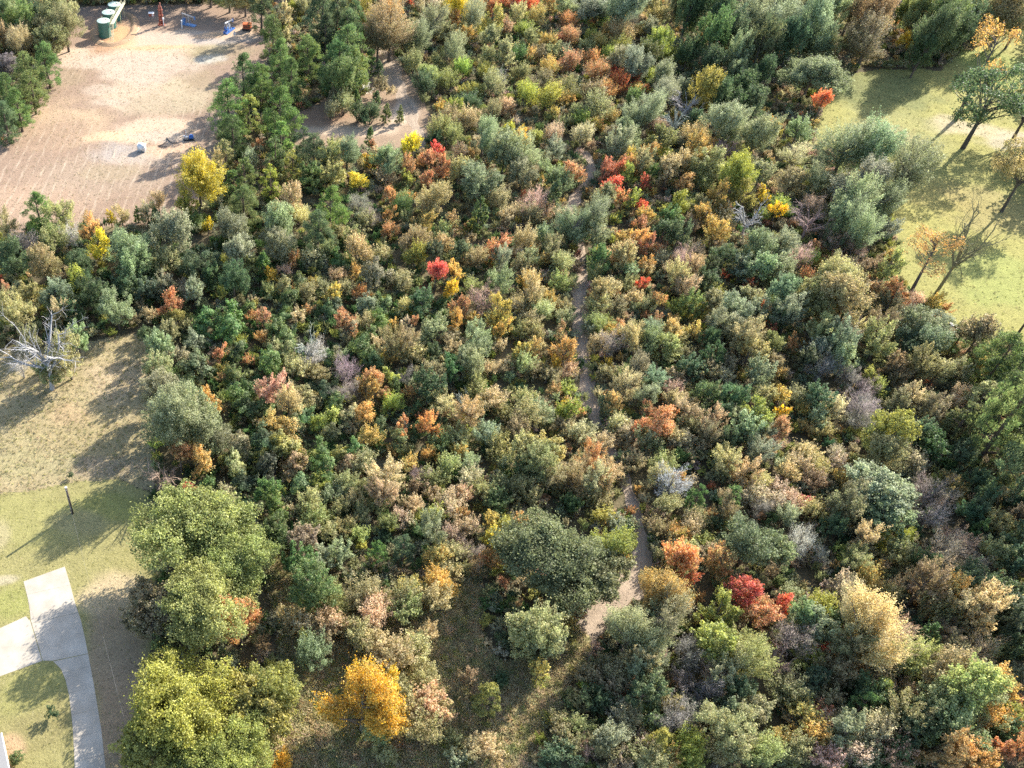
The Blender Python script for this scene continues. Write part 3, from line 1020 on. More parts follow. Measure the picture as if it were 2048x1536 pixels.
108.1 138.4 2.19 6.8 M o
103.6 148.2 2.24 5.3 W p
107.2 147.9 3.73 11.1 F y
106.6 154.7 3.94 11.6 F y
112.8 155.8 3.61 10.7 F y
119.1 159.7 3.18 9.6 F y
113.2 151.3 2.38 7.4 F y
102.8 149.1 2.13 6.2 B d
106.0 146.7 2.46 5.8 W p
95.1 139.0 1.75 3.5 S R
92.8 137.1 1.04 2.2 S A
94.5 130.6 4.12 11.0 B o 54
94.9 127.0 3.85 10.3 B o
91.2 128.6 3.24 8.9 B o
86.1 129.8 2.94 8.1 B y
86.0 126.3 2.79 7.8 B y
84.3 126.3 1.73 5.2 B d
102.9 132.1 2.14 6.7 M R 55
106.5 131.8 2.13 6.7 M R
111.0 136.8 1.04 2.2 S R
104.1 128.5 2.39 7.4 F b
113.3 130.5 1.90 6.0 M A 56
116.3 131.2 1.02 2.2 S R
108.4 129.9 1.98 4.7 W p
112.6 133.2 1.48 3.0 S p
98.4 125.2 2.26 5.3 W v
100.4 123.1 2.44 7.6 F b
97.5 118.2 2.59 8.0 F b
105.8 122.8 3.16 8.7 B y
105.6 119.1 3.11 8.6 B y
109.7 123.6 2.65 7.5 B y
104.2 123.3 2.02 5.9 B y
88.9 121.5 2.32 6.7 B o
90.9 118.2 2.69 7.6 B y
93.9 121.2 2.11 6.2 B y
87.4 116.8 2.37 6.8 B y
96.1 123.2 1.81 5.9 F T
84.3 119.8 1.29 4.4 M R
83.2 125.1 0.99 3.6 M X
81.2 119.5 1.78 5.4 B o
79.9 116.0 1.65 5.1 B o
82.8 118.4 0.86 1.9 S R
80.1 113.8 1.68 3.4 S A
84.7 114.6 2.05 6.0 B d
90.5 114.2 2.34 6.7 B y
90.9 112.2 2.33 5.5 W v
86.9 113.4 2.34 5.5 W v
94.8 111.9 1.75 5.6 M l
98.3 114.4 1.98 6.2 M b
102.5 118.6 1.98 5.8 B d
99.0 112.9 1.98 3.9 S b
102.4 113.3 2.43 7.6 F o
108.9 119.0 1.60 5.2 M l
105.0 112.3 2.12 6.7 F T
112.7 120.6 1.76 6.8 P g
113.5 118.5 2.64 8.0 M b
112.1 116.0 2.10 6.6 M A
110.9 113.6 1.77 5.7 M A
112.5 111.2 3.94 12.7 P g
113.8 108.5 3.30 10.9 P g
111.4 109.8 2.71 9.3 P g
108.7 111.9 2.02 6.5 F o
-19.9 106.5 2.84 7.9 B y
-16.3 97.8 4.65 12.3 B y
-18.7 103.3 2.52 7.1 B y
-13.3 99.6 3.22 8.8 B y
-20.6 99.0 1.27 2.6 S l
-14.8 108.5 0.82 1.8 S R
-12.1 106.1 1.91 6.0 M A
-10.8 105.4 1.31 2.7 S A
-7.7 107.8 2.10 4.4 V g
-6.2 105.4 2.07 4.3 V d
-7.6 103.8 0.90 2.0 S b
-16.0 94.3 2.36 7.3 M R
-13.4 93.1 1.98 6.2 M A 12
-14.2 88.5 1.48 4.9 M X
-18.2 90.1 2.72 7.0 D p 13
-10.8 98.6 2.24 4.3 S y
-7.7 97.3 2.39 4.9 V b
-8.5 93.6 2.25 4.7 V o
-11.7 97.3 1.65 3.3 S y
-6.3 90.8 1.74 3.7 V d
-11.4 89.7 1.64 3.5 V g
-9.2 88.9 1.77 3.5 S T
-6.3 109.9 1.91 4.0 V g
-16.3 110.2 1.55 3.1 S y
-32.5 93.3 0.48 1.2 S d
-2.5 107.8 2.37 7.4 F T
0.1 104.8 1.96 6.3 F T
-3.9 106.6 1.88 4.0 V g
3.3 108.1 2.41 4.9 V o
6.5 109.6 2.01 4.2 V d
8.9 108.7 2.20 5.2 W v
12.4 108.3 1.93 6.1 M A
15.6 108.2 1.42 4.7 M R
17.2 110.1 1.21 4.6 C g
19.1 109.6 1.24 2.6 S R
22.2 107.6 2.57 7.3 B d
23.9 104.9 2.25 7.1 F T
20.4 105.3 1.08 4.2 C g
16.3 106.1 1.82 3.6 S l
11.8 104.2 1.69 5.5 M A
8.0 106.0 2.29 4.7 V g
27.6 105.9 1.97 5.3 D k
28.2 102.2 2.50 7.8 F T
32.4 107.6 2.03 4.0 S T
34.0 105.1 1.71 3.4 S o
30.4 110.0 1.85 3.7 S o
-3.0 101.3 1.67 5.4 M A
5.5 102.9 2.15 4.5 V l
2.4 104.4 1.86 3.9 V g
6.7 101.1 1.63 3.5 V b
0.1 99.2 2.51 5.1 V A
1.4 102.9 1.34 3.0 V y
-3.2 98.1 2.20 4.6 V d
-1.1 95.9 2.86 5.8 V l 57
2.7 96.1 1.49 3.3 V l
0.8 93.3 1.96 4.1 V b
-2.7 93.0 2.53 5.2 V d
9.9 103.5 2.05 4.3 V o
9.8 101.1 1.29 2.7 S b
13.0 99.6 1.96 3.8 S A
14.5 102.0 1.53 3.4 V g
17.8 100.5 1.47 4.9 M R
17.7 103.0 1.23 2.8 V y
21.9 100.0 1.85 5.9 M R
19.7 101.2 1.53 3.3 V g
20.9 103.8 1.30 2.7 S R
15.7 97.3 1.26 2.6 S A
7.8 96.5 1.59 3.5 V l
5.0 96.6 1.79 3.8 V g
10.1 96.8 1.59 3.5 V g
17.4 98.1 1.90 4.0 V g
26.2 99.7 2.16 4.2 S o
23.4 98.6 1.85 3.7 S o
21.3 96.1 1.45 2.9 S A
25.9 96.9 1.45 3.0 S A
29.7 98.9 0.78 1.8 S l
30.8 99.5 2.15 4.2 S y
31.8 97.1 1.94 3.8 S o
27.0 94.1 1.91 3.8 S y
23.7 93.1 1.90 3.7 S o
21.5 91.3 2.16 4.2 S o
17.9 93.9 1.53 3.1 S A
19.7 92.5 1.48 3.7 W v
14.2 90.2 2.54 7.9 F T
13.7 87.4 2.06 6.6 F T
11.3 94.1 1.91 3.8 S o
9.0 93.7 1.77 3.8 V b
5.6 92.4 1.95 4.1 V g
4.5 91.0 1.51 3.1 S l
8.5 90.4 1.69 3.4 S o
1.7 90.7 1.93 4.1 V g
6.6 91.2 0.76 1.7 S w
6.3 88.5 1.67 3.3 S y
11.1 90.2 1.59 3.2 S o
-3.0 87.8 1.80 5.4 B g
-1.4 85.8 1.96 5.8 B g
0.4 85.6 1.19 2.5 S T
3.0 86.7 2.02 4.0 S o
4.3 84.2 2.09 4.1 S o
7.3 85.7 1.74 3.5 S o
9.5 87.3 1.48 3.0 S T
10.4 84.8 1.82 3.6 S o
12.5 86.4 1.47 3.0 S o
16.6 87.4 1.20 2.5 S T
18.1 86.6 1.47 3.0 S T
20.8 88.2 1.39 2.9 S T
19.0 90.1 1.78 3.5 S b
23.6 87.3 1.75 3.5 S T
23.4 85.3 1.74 3.5 S p
24.8 84.7 1.00 3.6 M R
16.1 84.3 1.55 3.1 S p
17.2 83.6 1.18 2.5 S p
14.1 83.4 1.54 3.1 S o
20.4 84.4 1.82 3.6 S l
20.1 80.5 1.99 6.4 F y
18.4 82.0 1.39 3.1 V g
25.2 88.6 1.58 3.2 S p
26.7 91.3 1.79 3.5 S T
28.2 89.0 1.68 3.4 S b
31.4 90.7 1.88 3.7 S o
29.7 87.0 1.84 3.6 S d
32.7 94.5 1.63 3.3 S T
8.2 82.6 1.80 3.6 S o
9.5 81.2 1.61 3.2 S o
6.0 81.7 1.79 3.6 S o
2.5 81.7 1.79 3.6 S o
-1.7 82.0 2.01 5.9 B g
1.8 77.8 2.22 6.4 B y
7.2 77.0 1.96 5.8 B y
4.5 76.0 1.94 5.8 B y
1.4 75.0 2.18 6.3 B g
3.8 75.7 1.39 2.8 S p
-1.0 79.5 1.73 5.2 B d
12.1 76.5 1.77 6.8 P g
15.7 77.5 1.78 6.8 P d
14.3 82.9 1.00 2.2 S l
20.3 77.3 1.75 3.5 S A
23.2 81.0 1.61 3.2 S p
25.1 82.2 1.71 3.4 S p
25.3 78.9 1.64 4.0 W p
23.3 78.6 1.68 3.4 S T
28.7 83.3 1.26 4.3 M A
28.4 79.6 1.50 4.9 M Y
28.3 76.9 1.73 5.6 M A
30.7 83.0 1.45 2.9 S l
27.3 77.6 1.32 2.7 S R
21.2 75.8 1.48 3.0 S T
23.6 75.8 1.48 3.0 S b
25.9 75.6 1.28 3.3 W p
12.0 76.1 1.31 2.7 S b
37.6 107.7 1.93 3.8 S o
39.0 106.6 1.92 3.8 S y
43.4 110.3 1.45 2.9 S R
45.1 111.0 1.35 2.8 S l
44.6 108.0 0.82 1.8 S Y
40.1 104.0 1.70 3.4 S y
37.2 103.5 2.39 4.6 S o
44.1 104.7 1.91 3.8 S l
46.5 105.5 0.81 1.8 S R
42.4 102.4 1.29 2.7 S b
43.9 102.0 1.49 3.0 S T
35.4 100.7 1.87 3.7 S b
44.9 99.9 1.87 3.7 S T
38.6 95.6 2.52 7.1 B o
35.7 94.7 2.42 6.9 B o
36.5 92.5 2.66 7.5 B o
41.4 97.2 1.07 2.3 S p
45.0 93.6 2.04 6.5 F R
42.3 92.3 2.22 5.3 W p
46.3 91.2 2.01 6.4 F T
49.2 93.6 1.15 2.4 S b
44.2 89.6 1.82 5.9 F T
41.2 89.2 1.72 5.7 F b
38.5 91.0 2.25 4.4 S b
35.0 92.6 1.90 3.7 S g
33.8 89.3 1.96 3.8 S o
35.4 87.8 1.67 3.3 S o
44.8 87.8 1.76 3.5 S b
40.6 87.0 1.48 3.0 S d
42.9 88.7 1.40 2.9 S T
48.2 98.9 1.47 3.0 S T
51.4 105.4 1.80 5.8 M A
51.0 108.3 1.12 3.9 M R
50.5 106.4 1.82 3.6 S d
53.6 108.5 1.89 6.1 F T
57.1 108.3 1.99 6.4 F y
56.6 104.8 1.30 4.4 M R
56.3 100.8 2.24 7.0 M R 27
59.2 103.3 1.19 4.1 M R
54.0 100.8 1.28 4.3 M R
58.6 101.1 1.08 3.8 M R
62.3 110.2 1.55 3.1 S p
61.7 107.4 1.53 3.1 S T
63.9 107.8 1.43 2.9 S T
62.0 103.8 1.85 6.0 F T
51.1 102.4 1.69 3.4 S T
52.5 100.8 1.68 3.4 S T
54.9 98.6 1.95 3.8 S b
59.5 99.6 1.57 3.2 S T
62.5 103.9 0.80 1.8 S g
65.0 101.1 1.92 6.2 F T
62.7 101.0 1.87 3.7 S b
63.7 98.7 1.81 5.9 F b
63.0 98.3 1.27 2.6 S T
58.4 97.3 0.88 1.9 S R
59.0 95.7 1.35 2.8 S g
59.9 98.3 1.66 3.3 S y
56.5 97.5 1.26 2.6 S d
60.7 96.1 1.16 2.4 S T
52.0 94.6 1.82 3.6 S o
50.9 95.9 1.45 2.9 S d
64.9 93.4 2.22 7.0 F T
66.7 91.6 2.11 6.7 F T
64.7 93.2 1.81 3.6 S b
56.0 94.2 1.81 3.6 S o
54.3 90.6 1.74 5.7 F T
55.4 89.3 2.45 5.7 W k
54.0 87.0 2.21 4.3 S o
57.9 91.6 1.23 2.6 S A
59.1 91.3 1.32 2.7 S T
62.5 90.8 0.75 1.7 S X
58.4 86.6 1.59 6.3 P g 58
63.3 86.4 1.59 6.3 P g
62.0 84.9 1.69 5.6 F b
67.4 87.9 1.85 3.7 S p
69.4 90.3 1.50 3.0 S T
67.4 85.9 1.61 4.0 W v
58.1 84.8 1.82 3.6 S o
60.9 85.8 0.92 2.0 S R
51.7 90.3 0.66 1.6 S A
49.3 86.0 0.92 2.0 S R
45.0 84.6 1.73 3.4 S l
46.8 83.9 1.54 3.1 S y
52.7 85.0 1.46 3.0 S b
51.9 82.4 1.71 3.4 S b
54.2 82.6 1.08 2.3 S R
54.1 80.7 1.78 3.5 S R
56.9 82.4 1.71 3.4 S T
55.9 80.3 0.98 2.1 S p
52.9 78.7 0.71 1.6 S A
53.0 79.4 1.68 3.4 S b
51.9 77.7 1.41 2.9 S b
58.1 80.2 1.78 3.5 S l
57.8 78.6 1.68 3.4 S p
53.5 75.1 2.43 6.9 B o
61.0 83.0 1.45 2.9 S d
67.0 89.6 1.40 2.9 S T
71.0 101.8 2.50 7.1 B l
69.2 98.7 2.46 7.0 B y
72.3 99.3 1.91 6.1 F y
70.3 95.1 2.05 6.5 F y
69.9 101.9 1.93 5.7 B y
74.9 107.1 1.68 5.1 B o
69.3 109.7 1.44 2.9 S b
74.3 100.3 0.59 1.4 S R
66.0 107.6 1.98 5.9 B d
69.7 106.2 2.16 6.3 B d
67.7 103.0 1.94 5.8 B d
66.7 97.3 1.89 5.6 B d
43.3 77.0 2.79 7.8 B l
32.7 82.6 1.34 4.5 M A
32.6 84.8 1.10 2.3 S p
51.6 74.0 2.54 7.8 M R
57.9 74.8 1.97 6.2 M R 21
62.4 77.7 3.38 9.2 B e 22
77.9 107.3 1.62 5.3 M A
77.5 104.2 1.10 3.9 M Y 26
75.1 99.5 1.66 5.4 M R
74.3 98.9 1.53 3.8 W p
81.6 105.9 1.32 2.7 S A
82.8 103.7 1.70 3.4 S y
85.9 105.2 1.91 3.8 S T
83.1 101.6 1.68 3.4 S o
80.3 102.8 1.10 2.3 S A
81.1 108.3 1.84 3.6 S b
87.2 101.5 0.79 1.8 S l
90.5 105.1 2.74 6.4 W v
88.5 103.5 2.24 5.3 W v
95.1 110.2 1.55 3.1 S l
92.3 109.3 1.91 4.6 W v
83.4 106.4 2.26 6.5 B d
95.3 106.2 1.62 3.3 S b
96.8 106.1 1.97 6.3 F b
99.0 107.4 1.88 6.1 F T
98.2 103.8 1.30 2.7 S p
89.5 96.6 3.36 9.2 B l 24
88.6 94.3 2.77 7.8 B o
99.3 105.3 1.77 5.8 F b
101.0 103.7 1.95 6.3 F b
105.2 106.4 1.97 6.3 F T
106.8 104.1 2.83 9.7 P o
102.3 100.0 2.59 9.0 P g
111.1 105.2 3.05 10.2 P g
108.9 97.5 2.55 8.9 P d
102.4 101.3 1.78 3.5 S o
96.9 96.2 2.43 6.9 B d
100.8 95.3 2.15 6.3 B d
95.9 98.9 1.90 5.7 B d
78.4 96.6 1.93 3.8 S T
76.2 94.2 1.81 3.6 S T
82.8 96.6 1.45 3.0 S p
82.6 94.4 1.44 2.9 S p
79.1 93.2 1.71 3.4 S o
74.1 92.8 1.61 3.2 S T
77.8 91.0 1.88 3.7 S b
81.6 91.0 1.41 2.9 S A
83.6 86.4 4.96 8.6 O y 23
83.9 83.1 3.67 7.1 O y
78.3 84.0 2.81 7.8 B b
71.9 89.4 1.77 3.5 S p
72.6 87.7 1.57 3.2 S p
75.1 87.4 1.20 2.5 S m
70.5 87.0 1.57 3.2 S p
74.8 85.5 1.74 3.5 S o
71.1 84.2 1.73 3.4 S y
73.6 82.8 1.09 2.3 S p
66.2 77.5 2.30 6.6 B e
70.5 79.0 2.07 4.9 W k
73.8 80.2 1.16 2.4 S p
95.8 91.6 1.32 2.7 S l
93.4 93.7 1.81 3.6 S p
91.7 86.8 2.69 6.2 W v
90.2 83.8 2.47 5.8 W v 64
97.7 90.4 1.60 3.2 S A
96.0 88.7 1.40 2.9 S T
90.6 93.7 1.43 2.9 S T
100.3 90.2 1.73 5.3 B d
99.8 87.0 1.71 5.2 B d
96.8 84.3 1.94 5.8 B d
96.5 81.4 1.40 5.3 C g
105.1 93.2 1.58 4.9 B o
105.1 90.2 1.73 5.3 B o
102.5 86.7 1.79 5.4 B o
104.0 86.1 1.70 5.2 B d
97.9 83.9 1.68 5.1 B d
99.6 82.1 1.92 5.7 B o
102.8 83.4 1.67 5.1 B b
100.3 78.9 1.97 5.8 B d
96.6 77.1 2.04 6.0 B o
76.3 79.2 0.98 2.1 S l
73.4 77.8 1.46 3.7 W v
78.9 79.7 2.07 6.6 F T
82.8 80.2 1.43 2.9 S l
86.1 80.7 1.43 2.9 S l
84.3 77.8 2.02 4.0 S b
76.6 75.9 2.03 6.5 F b
80.1 75.9 1.31 2.7 S A
88.3 77.2 2.81 6.5 W p
91.9 80.1 1.74 4.2 W p
93.0 78.5 1.89 4.6 W p
92.5 76.0 1.87 4.5 W p
86.1 75.8 1.69 5.2 B d
88.6 82.0 1.26 2.6 S d
75.8 81.8 1.75 5.3 B d
98.3 75.3 2.02 5.9 B d
-28.9 55.3 0.83 1.9 S d
-32.0 49.7 0.89 2.2 H g
-6.1 65.2 2.55 7.9 F R
-3.3 63.9 1.66 4.7 D R
-1.4 56.6 3.14 8.6 B l
-2.0 54.5 0.85 2.9 D k
-0.9 49.0 1.44 2.9 S Y
8.9 53.6 4.07 11.9 M A2 16
11.8 57.2 1.75 5.6 M A2
10.4 52.4 1.59 3.2 S y
16.1 54.7 2.57 7.8 M p2
16.0 52.5 3.16 6.0 S b
17.5 54.0 1.85 3.7 S T
23.9 55.5 2.02 7.5 P l 17
26.2 59.6 1.15 2.4 S d
3.2 70.7 3.15 8.7 B g
6.4 70.4 2.17 4.2 S o
9.7 71.0 2.32 4.5 S o
13.0 72.5 1.01 3.9 C g
15.0 70.4 2.17 4.2 S o
16.2 71.9 1.78 3.5 S A
15.3 68.6 2.15 4.2 S o
11.6 68.2 2.41 4.6 S T
13.2 62.2 2.72 5.2 S o
16.2 63.6 2.09 4.1 S T
11.8 63.4 2.09 4.1 S T
8.0 64.4 2.36 4.6 S o
4.7 64.8 2.11 4.1 S b
2.1 67.2 2.00 3.9 S T
0.3 67.6 1.74 3.5 S T
3.3 62.4 2.33 4.5 S y
2.4 63.9 1.58 3.2 S l
5.8 66.9 2.00 3.9 S T
9.9 65.7 1.99 3.9 S T
17.7 65.5 1.72 3.4 S T
19.2 70.3 1.90 3.7 S T
20.9 73.6 2.21 4.3 S A
22.7 74.6 1.40 2.9 S T
14.0 58.3 1.65 3.3 S T
17.1 59.4 1.66 3.3 S o
12.3 70.9 1.77 3.5 S T
28.0 65.1 1.45 3.0 S d
23.5 50.9 1.58 3.2 S T
21.4 50.4 1.45 3.0 S T
19.9 49.3 1.32 2.7 S y
19.6 51.5 1.34 2.8 S o
11.4 50.2 1.45 3.0 S o
22.4 59.5 1.28 2.7 S b
37.4 68.7 1.21 4.2 M R
36.0 66.9 1.20 4.1 M A
30.7 60.2 1.40 4.7 M A
30.8 64.1 3.65 9.9 B o
32.1 63.4 2.41 6.9 B y
31.8 66.6 2.65 5.1 S b
31.8 64.0 2.49 4.8 S o
48.1 68.2 3.03 9.1 M A 19
51.7 72.4 1.77 5.7 M X
45.4 65.2 3.55 10.6 F y
42.4 62.7 3.13 9.5 F y
46.4 65.2 2.18 6.9 F y
39.3 59.6 2.30 4.4 S b
37.3 59.8 1.41 2.9 S b
43.2 60.7 2.12 6.7 F T
46.0 60.9 1.51 5.1 F y
43.3 58.9 1.98 6.3 F y
40.0 58.1 2.03 4.0 S b
35.9 57.0 1.51 3.1 S b
37.6 56.3 2.00 3.9 S d
42.5 56.1 2.30 6.6 B d
47.7 58.5 1.27 2.6 S R
45.3 56.0 2.12 4.1 S b
55.1 67.3 2.37 7.3 M l
54.4 62.7 2.94 8.8 M l
55.3 60.4 2.85 8.7 F o
60.2 70.3 2.41 7.4 M X 20
60.8 68.2 2.39 7.3 M R
53.5 58.9 2.34 7.3 F T
52.2 58.8 2.11 5.0 W p
49.8 62.0 2.40 5.6 W v
49.6 58.2 2.35 5.5 W v
54.3 56.3 2.07 6.1 B d
51.4 51.6 3.05 8.4 B o
54.8 53.8 2.27 6.6 B o
51.7 54.2 2.04 6.0 B y
55.0 49.9 2.28 4.4 S o
39.8 55.2 1.62 3.3 S p
41.2 53.3 2.45 4.7 S o
43.6 54.0 1.98 3.9 S o
37.5 52.1 2.32 4.5 S y
43.1 50.6 1.60 6.3 P l
39.7 50.3 1.21 2.5 S g
41.7 50.9 1.46 3.0 S p
36.1 49.9 2.28 4.4 S o
34.8 53.1 1.60 3.2 S o
33.3 50.8 1.94 3.8 S b
35.1 51.1 1.58 3.2 S p
32.4 52.5 1.84 3.6 S b
42.1 49.4 2.28 4.4 S o
46.1 50.4 2.29 4.4 S l
48.3 52.4 1.59 3.2 S b
44.5 49.0 1.56 3.1 S A
38.9 49.0 1.32 2.7 S p
46.7 49.0 2.04 4.0 S l
45.8 53.5 2.40 5.6 W v
49.6 50.6 1.82 3.6 S T
31.3 49.5 2.04 4.0 S d
31.9 54.7 0.87 1.9 S l
51.9 56.2 1.63 3.3 S b
51.0 57.2 1.64 3.3 S d
48.6 55.1 1.87 3.7 S d
63.6 69.1 1.74 5.6 M X
66.5 71.7 1.51 3.1 S y
66.1 65.4 2.43 6.9 B y
65.8 67.0 2.20 6.4 B y
69.8 69.1 2.29 4.4 S l
73.3 71.7 2.05 4.0 S p
71.1 68.0 1.61 3.2 S y
73.2 67.5 2.97 9.0 F T
78.1 74.1 1.81 3.6 S A
81.3 73.0 1.52 3.1 S T
70.9 63.0 3.75 11.1 F T
75.0 63.8 3.05 7.0 W p
72.9 60.9 3.24 7.4 W p
70.1 61.8 2.50 7.8 F b
75.9 61.7 2.58 4.9 S o
63.2 63.8 2.67 6.2 W v
60.7 60.8 2.12 5.7 D p
65.8 62.0 1.94 3.8 S l
64.7 58.7 1.61 5.0 B d
68.5 63.5 1.05 2.2 S X
67.8 60.2 2.18 4.2 S b
69.2 61.8 1.69 3.4 S T
62.1 57.0 1.51 3.1 S y
66.0 56.7 1.76 3.5 S b
61.8 54.7 2.11 4.1 S A
64.7 54.9 1.49 3.0 S R
63.7 53.6 1.61 3.2 S p
61.7 51.9 2.07 4.0 S A
57.8 51.4 1.58 3.2 S A
59.1 50.0 1.93 3.8 S o
62.7 49.5 1.92 3.8 S p
65.1 51.4 2.12 6.2 B y
67.6 51.6 0.98 2.1 S l
65.6 49.6 1.80 3.6 S p
69.3 51.2 2.66 5.1 S T
70.4 50.1 2.29 4.4 S T
67.9 49.6 1.80 3.6 S y
69.2 49.0 1.56 3.1 S g
70.3 58.4 1.53 3.1 S g
71.8 57.0 1.41 5.8 P l
70.7 57.2 2.39 4.6 S d
68.8 55.1 1.52 6.1 P g
73.5 56.9 1.89 3.7 S d
75.3 56.6 1.88 3.7 S p
73.4 54.5 1.98 3.9 S p
77.0 60.3 2.36 7.4 F o
73.1 53.2 2.73 8.4 F o
73.1 51.9 2.59 7.3 B d
76.6 54.5 3.10 8.5 B o
79.8 57.6 3.16 8.7 B o
79.3 54.2 3.56 9.6 B o
82.5 54.8 2.76 7.7 B o
77.4 51.6 3.39 9.2 B y
83.6 53.5 1.85 3.7 S A
86.1 57.8 2.37 7.3 M A 59
91.2 60.6 1.42 2.9 S y
88.7 66.9 2.58 8.0 F T
86.3 69.5 2.54 7.7 M A
86.3 67.6 2.46 7.6 F T
83.8 68.1 2.54 4.9 S o
80.3 64.0 1.91 7.0 C g
83.7 65.1 1.92 6.2 F b
82.9 64.1 1.18 2.5 S T
84.5 62.2 2.40 5.6 W p 65
86.8 62.7 2.16 5.1 W p
89.6 63.2 1.83 3.6 S o
85.2 60.5 1.67 3.3 S p
91.1 67.8 2.98 8.2 B d
94.0 69.4 2.23 6.5 B d
92.2 65.4 2.43 6.9 B d
92.1 71.3 2.52 7.1 B d
89.3 72.7 2.27 6.6 B d
82.8 71.0 2.77 8.5 F b
91.5 62.3 1.89 5.6 B d
86.9 54.8 1.86 3.7 S l
86.9 53.3 1.85 3.6 S A
89.3 55.9 1.13 2.4 S R
85.0 52.5 1.84 3.6 S d
74.5 49.0 2.36 7.3 M A
82.4 49.9 1.44 4.8 M R
84.1 49.6 1.79 5.7 M R
77.2 49.1 2.25 7.0 M A
79.9 48.8 1.90 6.0 M A
70.9 49.4 1.52 4.8 B d
79.5 67.6 1.21 2.5 S R
81.0 67.5 1.34 2.8 S d
79.6 71.0 1.64 3.3 S b
60.9 58.0 2.40 4.6 S b
-12.3 77.1 8.16 12.3 O a 14
-8.1 75.5 5.66 9.4 O a
-9.9 67.8 6.52 10.4 O a
-16.6 68.0 4.18 7.6 O b
-12.0 55.0 6.91 10.8 O Y2 15
-4.5 53.8 4.85 8.4 O Y2
-15.2 49.2 4.29 7.8 O Y2
-7.7 48.0 5.37 9.0 O Y2
35.6 74.0 7.07 11.0 O e 18
40.9 72.9 4.29 7.8 O e
152.5 199.2 5.45 23.1 L A 48
148.0 186.9 10.02 18.8 Q d 49
161.3 191.1 6.48 14.2 Q o
143.7 162.7 6.29 16.8 Q o
118.3 137.0 4.78 19.2 D b
-38.7 112.2 7.50 14.4 D k 11
112.0 135.0 4.35 15.4 L A
125.5 124.2 2.90 15.9 L l
104.4 95.8 4.60 25.0 P g 25
105.1 88.1 4.20 24.0 P d"""
ZONES = {'clearing': [(-58.19, 259.93), (-37.86, 261.54), (-21.4, 261.54), (-10.35, 258.65), (-4.81, 251.75), (-3.91, 231.43), (-6.79, 218.26), (-11.04, 201.44), (-11.6, 186.25), (-15.24, 172.48), (-19.67, 161.65), (-24.38, 158.22), (-37.15, 157.38), (-47.03, 157.38), (-56.37, 154.88), (-64.78, 153.24), (-76.17, 186.25), (-65.07, 195.84), (-60.69, 208.44), (-58.77, 220.82), (-58.41, 230.89), (-56.51, 237.0), (-56.91, 251.75)], 'trail': [(-1.81, 196.95), (2.77, 202.58), (7.5, 207.25), (13.66, 214.51), (19.58, 223.41), (22.21, 235.59), (25.06, 239.86), (26.98, 231.43), (29.2, 220.82), (32.23, 208.44), (33.09, 194.75), (29.99, 186.25), (24.51, 186.25), (13.62, 187.29), (2.63, 186.25), (-3.42, 188.33)], 'lawn': [(-46.6, 88.15), (-42.6, 90.01), (-38.34, 90.96), (-31.93, 92.69), (-25.98, 93.08), (-20.46, 90.49), (-17.7, 84.51), (-18.19, 68.17), (-16.22, 48.81), (-16.89, 44.19), (-37.44, 44.19)], 'field': [(-56.17, 121.66), (-49.32, 121.66), (-36.68, 122.93), (-29.25, 125.52), (-24.09, 126.17), (-21.06, 121.66), (-20.79, 109.68), (-20.54, 98.87), (-19.72, 90.49), (-25.78, 92.69), (-31.87, 92.3), (-38.27, 90.58), (-42.52, 89.64), (-46.52, 87.78), (-48.8, 88.15)], 'meadow': [(122.4, 201.44), (134.88, 220.82), (146.02, 223.93), (160.57, 223.41), (172.11, 234.2), (182.68, 239.86), (194.98, 248.7), (215.24, 258.01), (224.95, 251.75), (139.64, 114.32), (126.73, 122.93), (120.61, 125.78), (116.67, 128.42), (114.05, 132.23), (113.45, 140.81), (120.08, 159.92), (123.71, 180.19), (115.05, 188.33)], 'grass': [(-3.97, 81.87), (1.67, 77.63), (8.42, 73.57), (16.64, 74.37), (22.58, 78.46), (26.89, 79.3), (25.0, 65.95), (27.04, 62.38), (32.78, 62.38), (37.83, 68.17), (39.15, 65.23), (33.74, 57.61), (30.3, 52.47), (28.45, 48.81), (27.05, 44.19), (-4.34, 44.19), (-3.34, 51.23), (-1.0, 58.94), (-1.05, 68.17), (-3.15, 75.17)], 'driveway_pad': [(-36.19, 74.93), (-30.91, 77.38), (-29.66, 74.37), (-28.53, 71.45), (-27.4, 68.92), (-26.48, 66.32), (-25.73, 64.0), (-30.09, 62.95), (-31.39, 62.97), (-34.05, 68.85), (-34.47, 70.45), (-35.15, 72.39)], 'driveway_lane': [(-25.7, 63.95), (-24.13, 58.94), (-22.6, 53.72), (-21.39, 48.81), (-20.58, 45.32), (-24.37, 45.32), (-25.54, 51.23), (-26.21, 54.36), (-27.27, 58.27), (-28.04, 60.3), (-28.86, 61.82), (-30.03, 62.88)], 'driveway_wing': [(-34.09, 68.83), (-31.43, 62.95), (-32.89, 62.31), (-36.4, 60.78), (-40.92, 58.61), (-42.53, 65.23), (-37.87, 67.72), (-35.51, 69.07), (-34.8, 69.53)]}
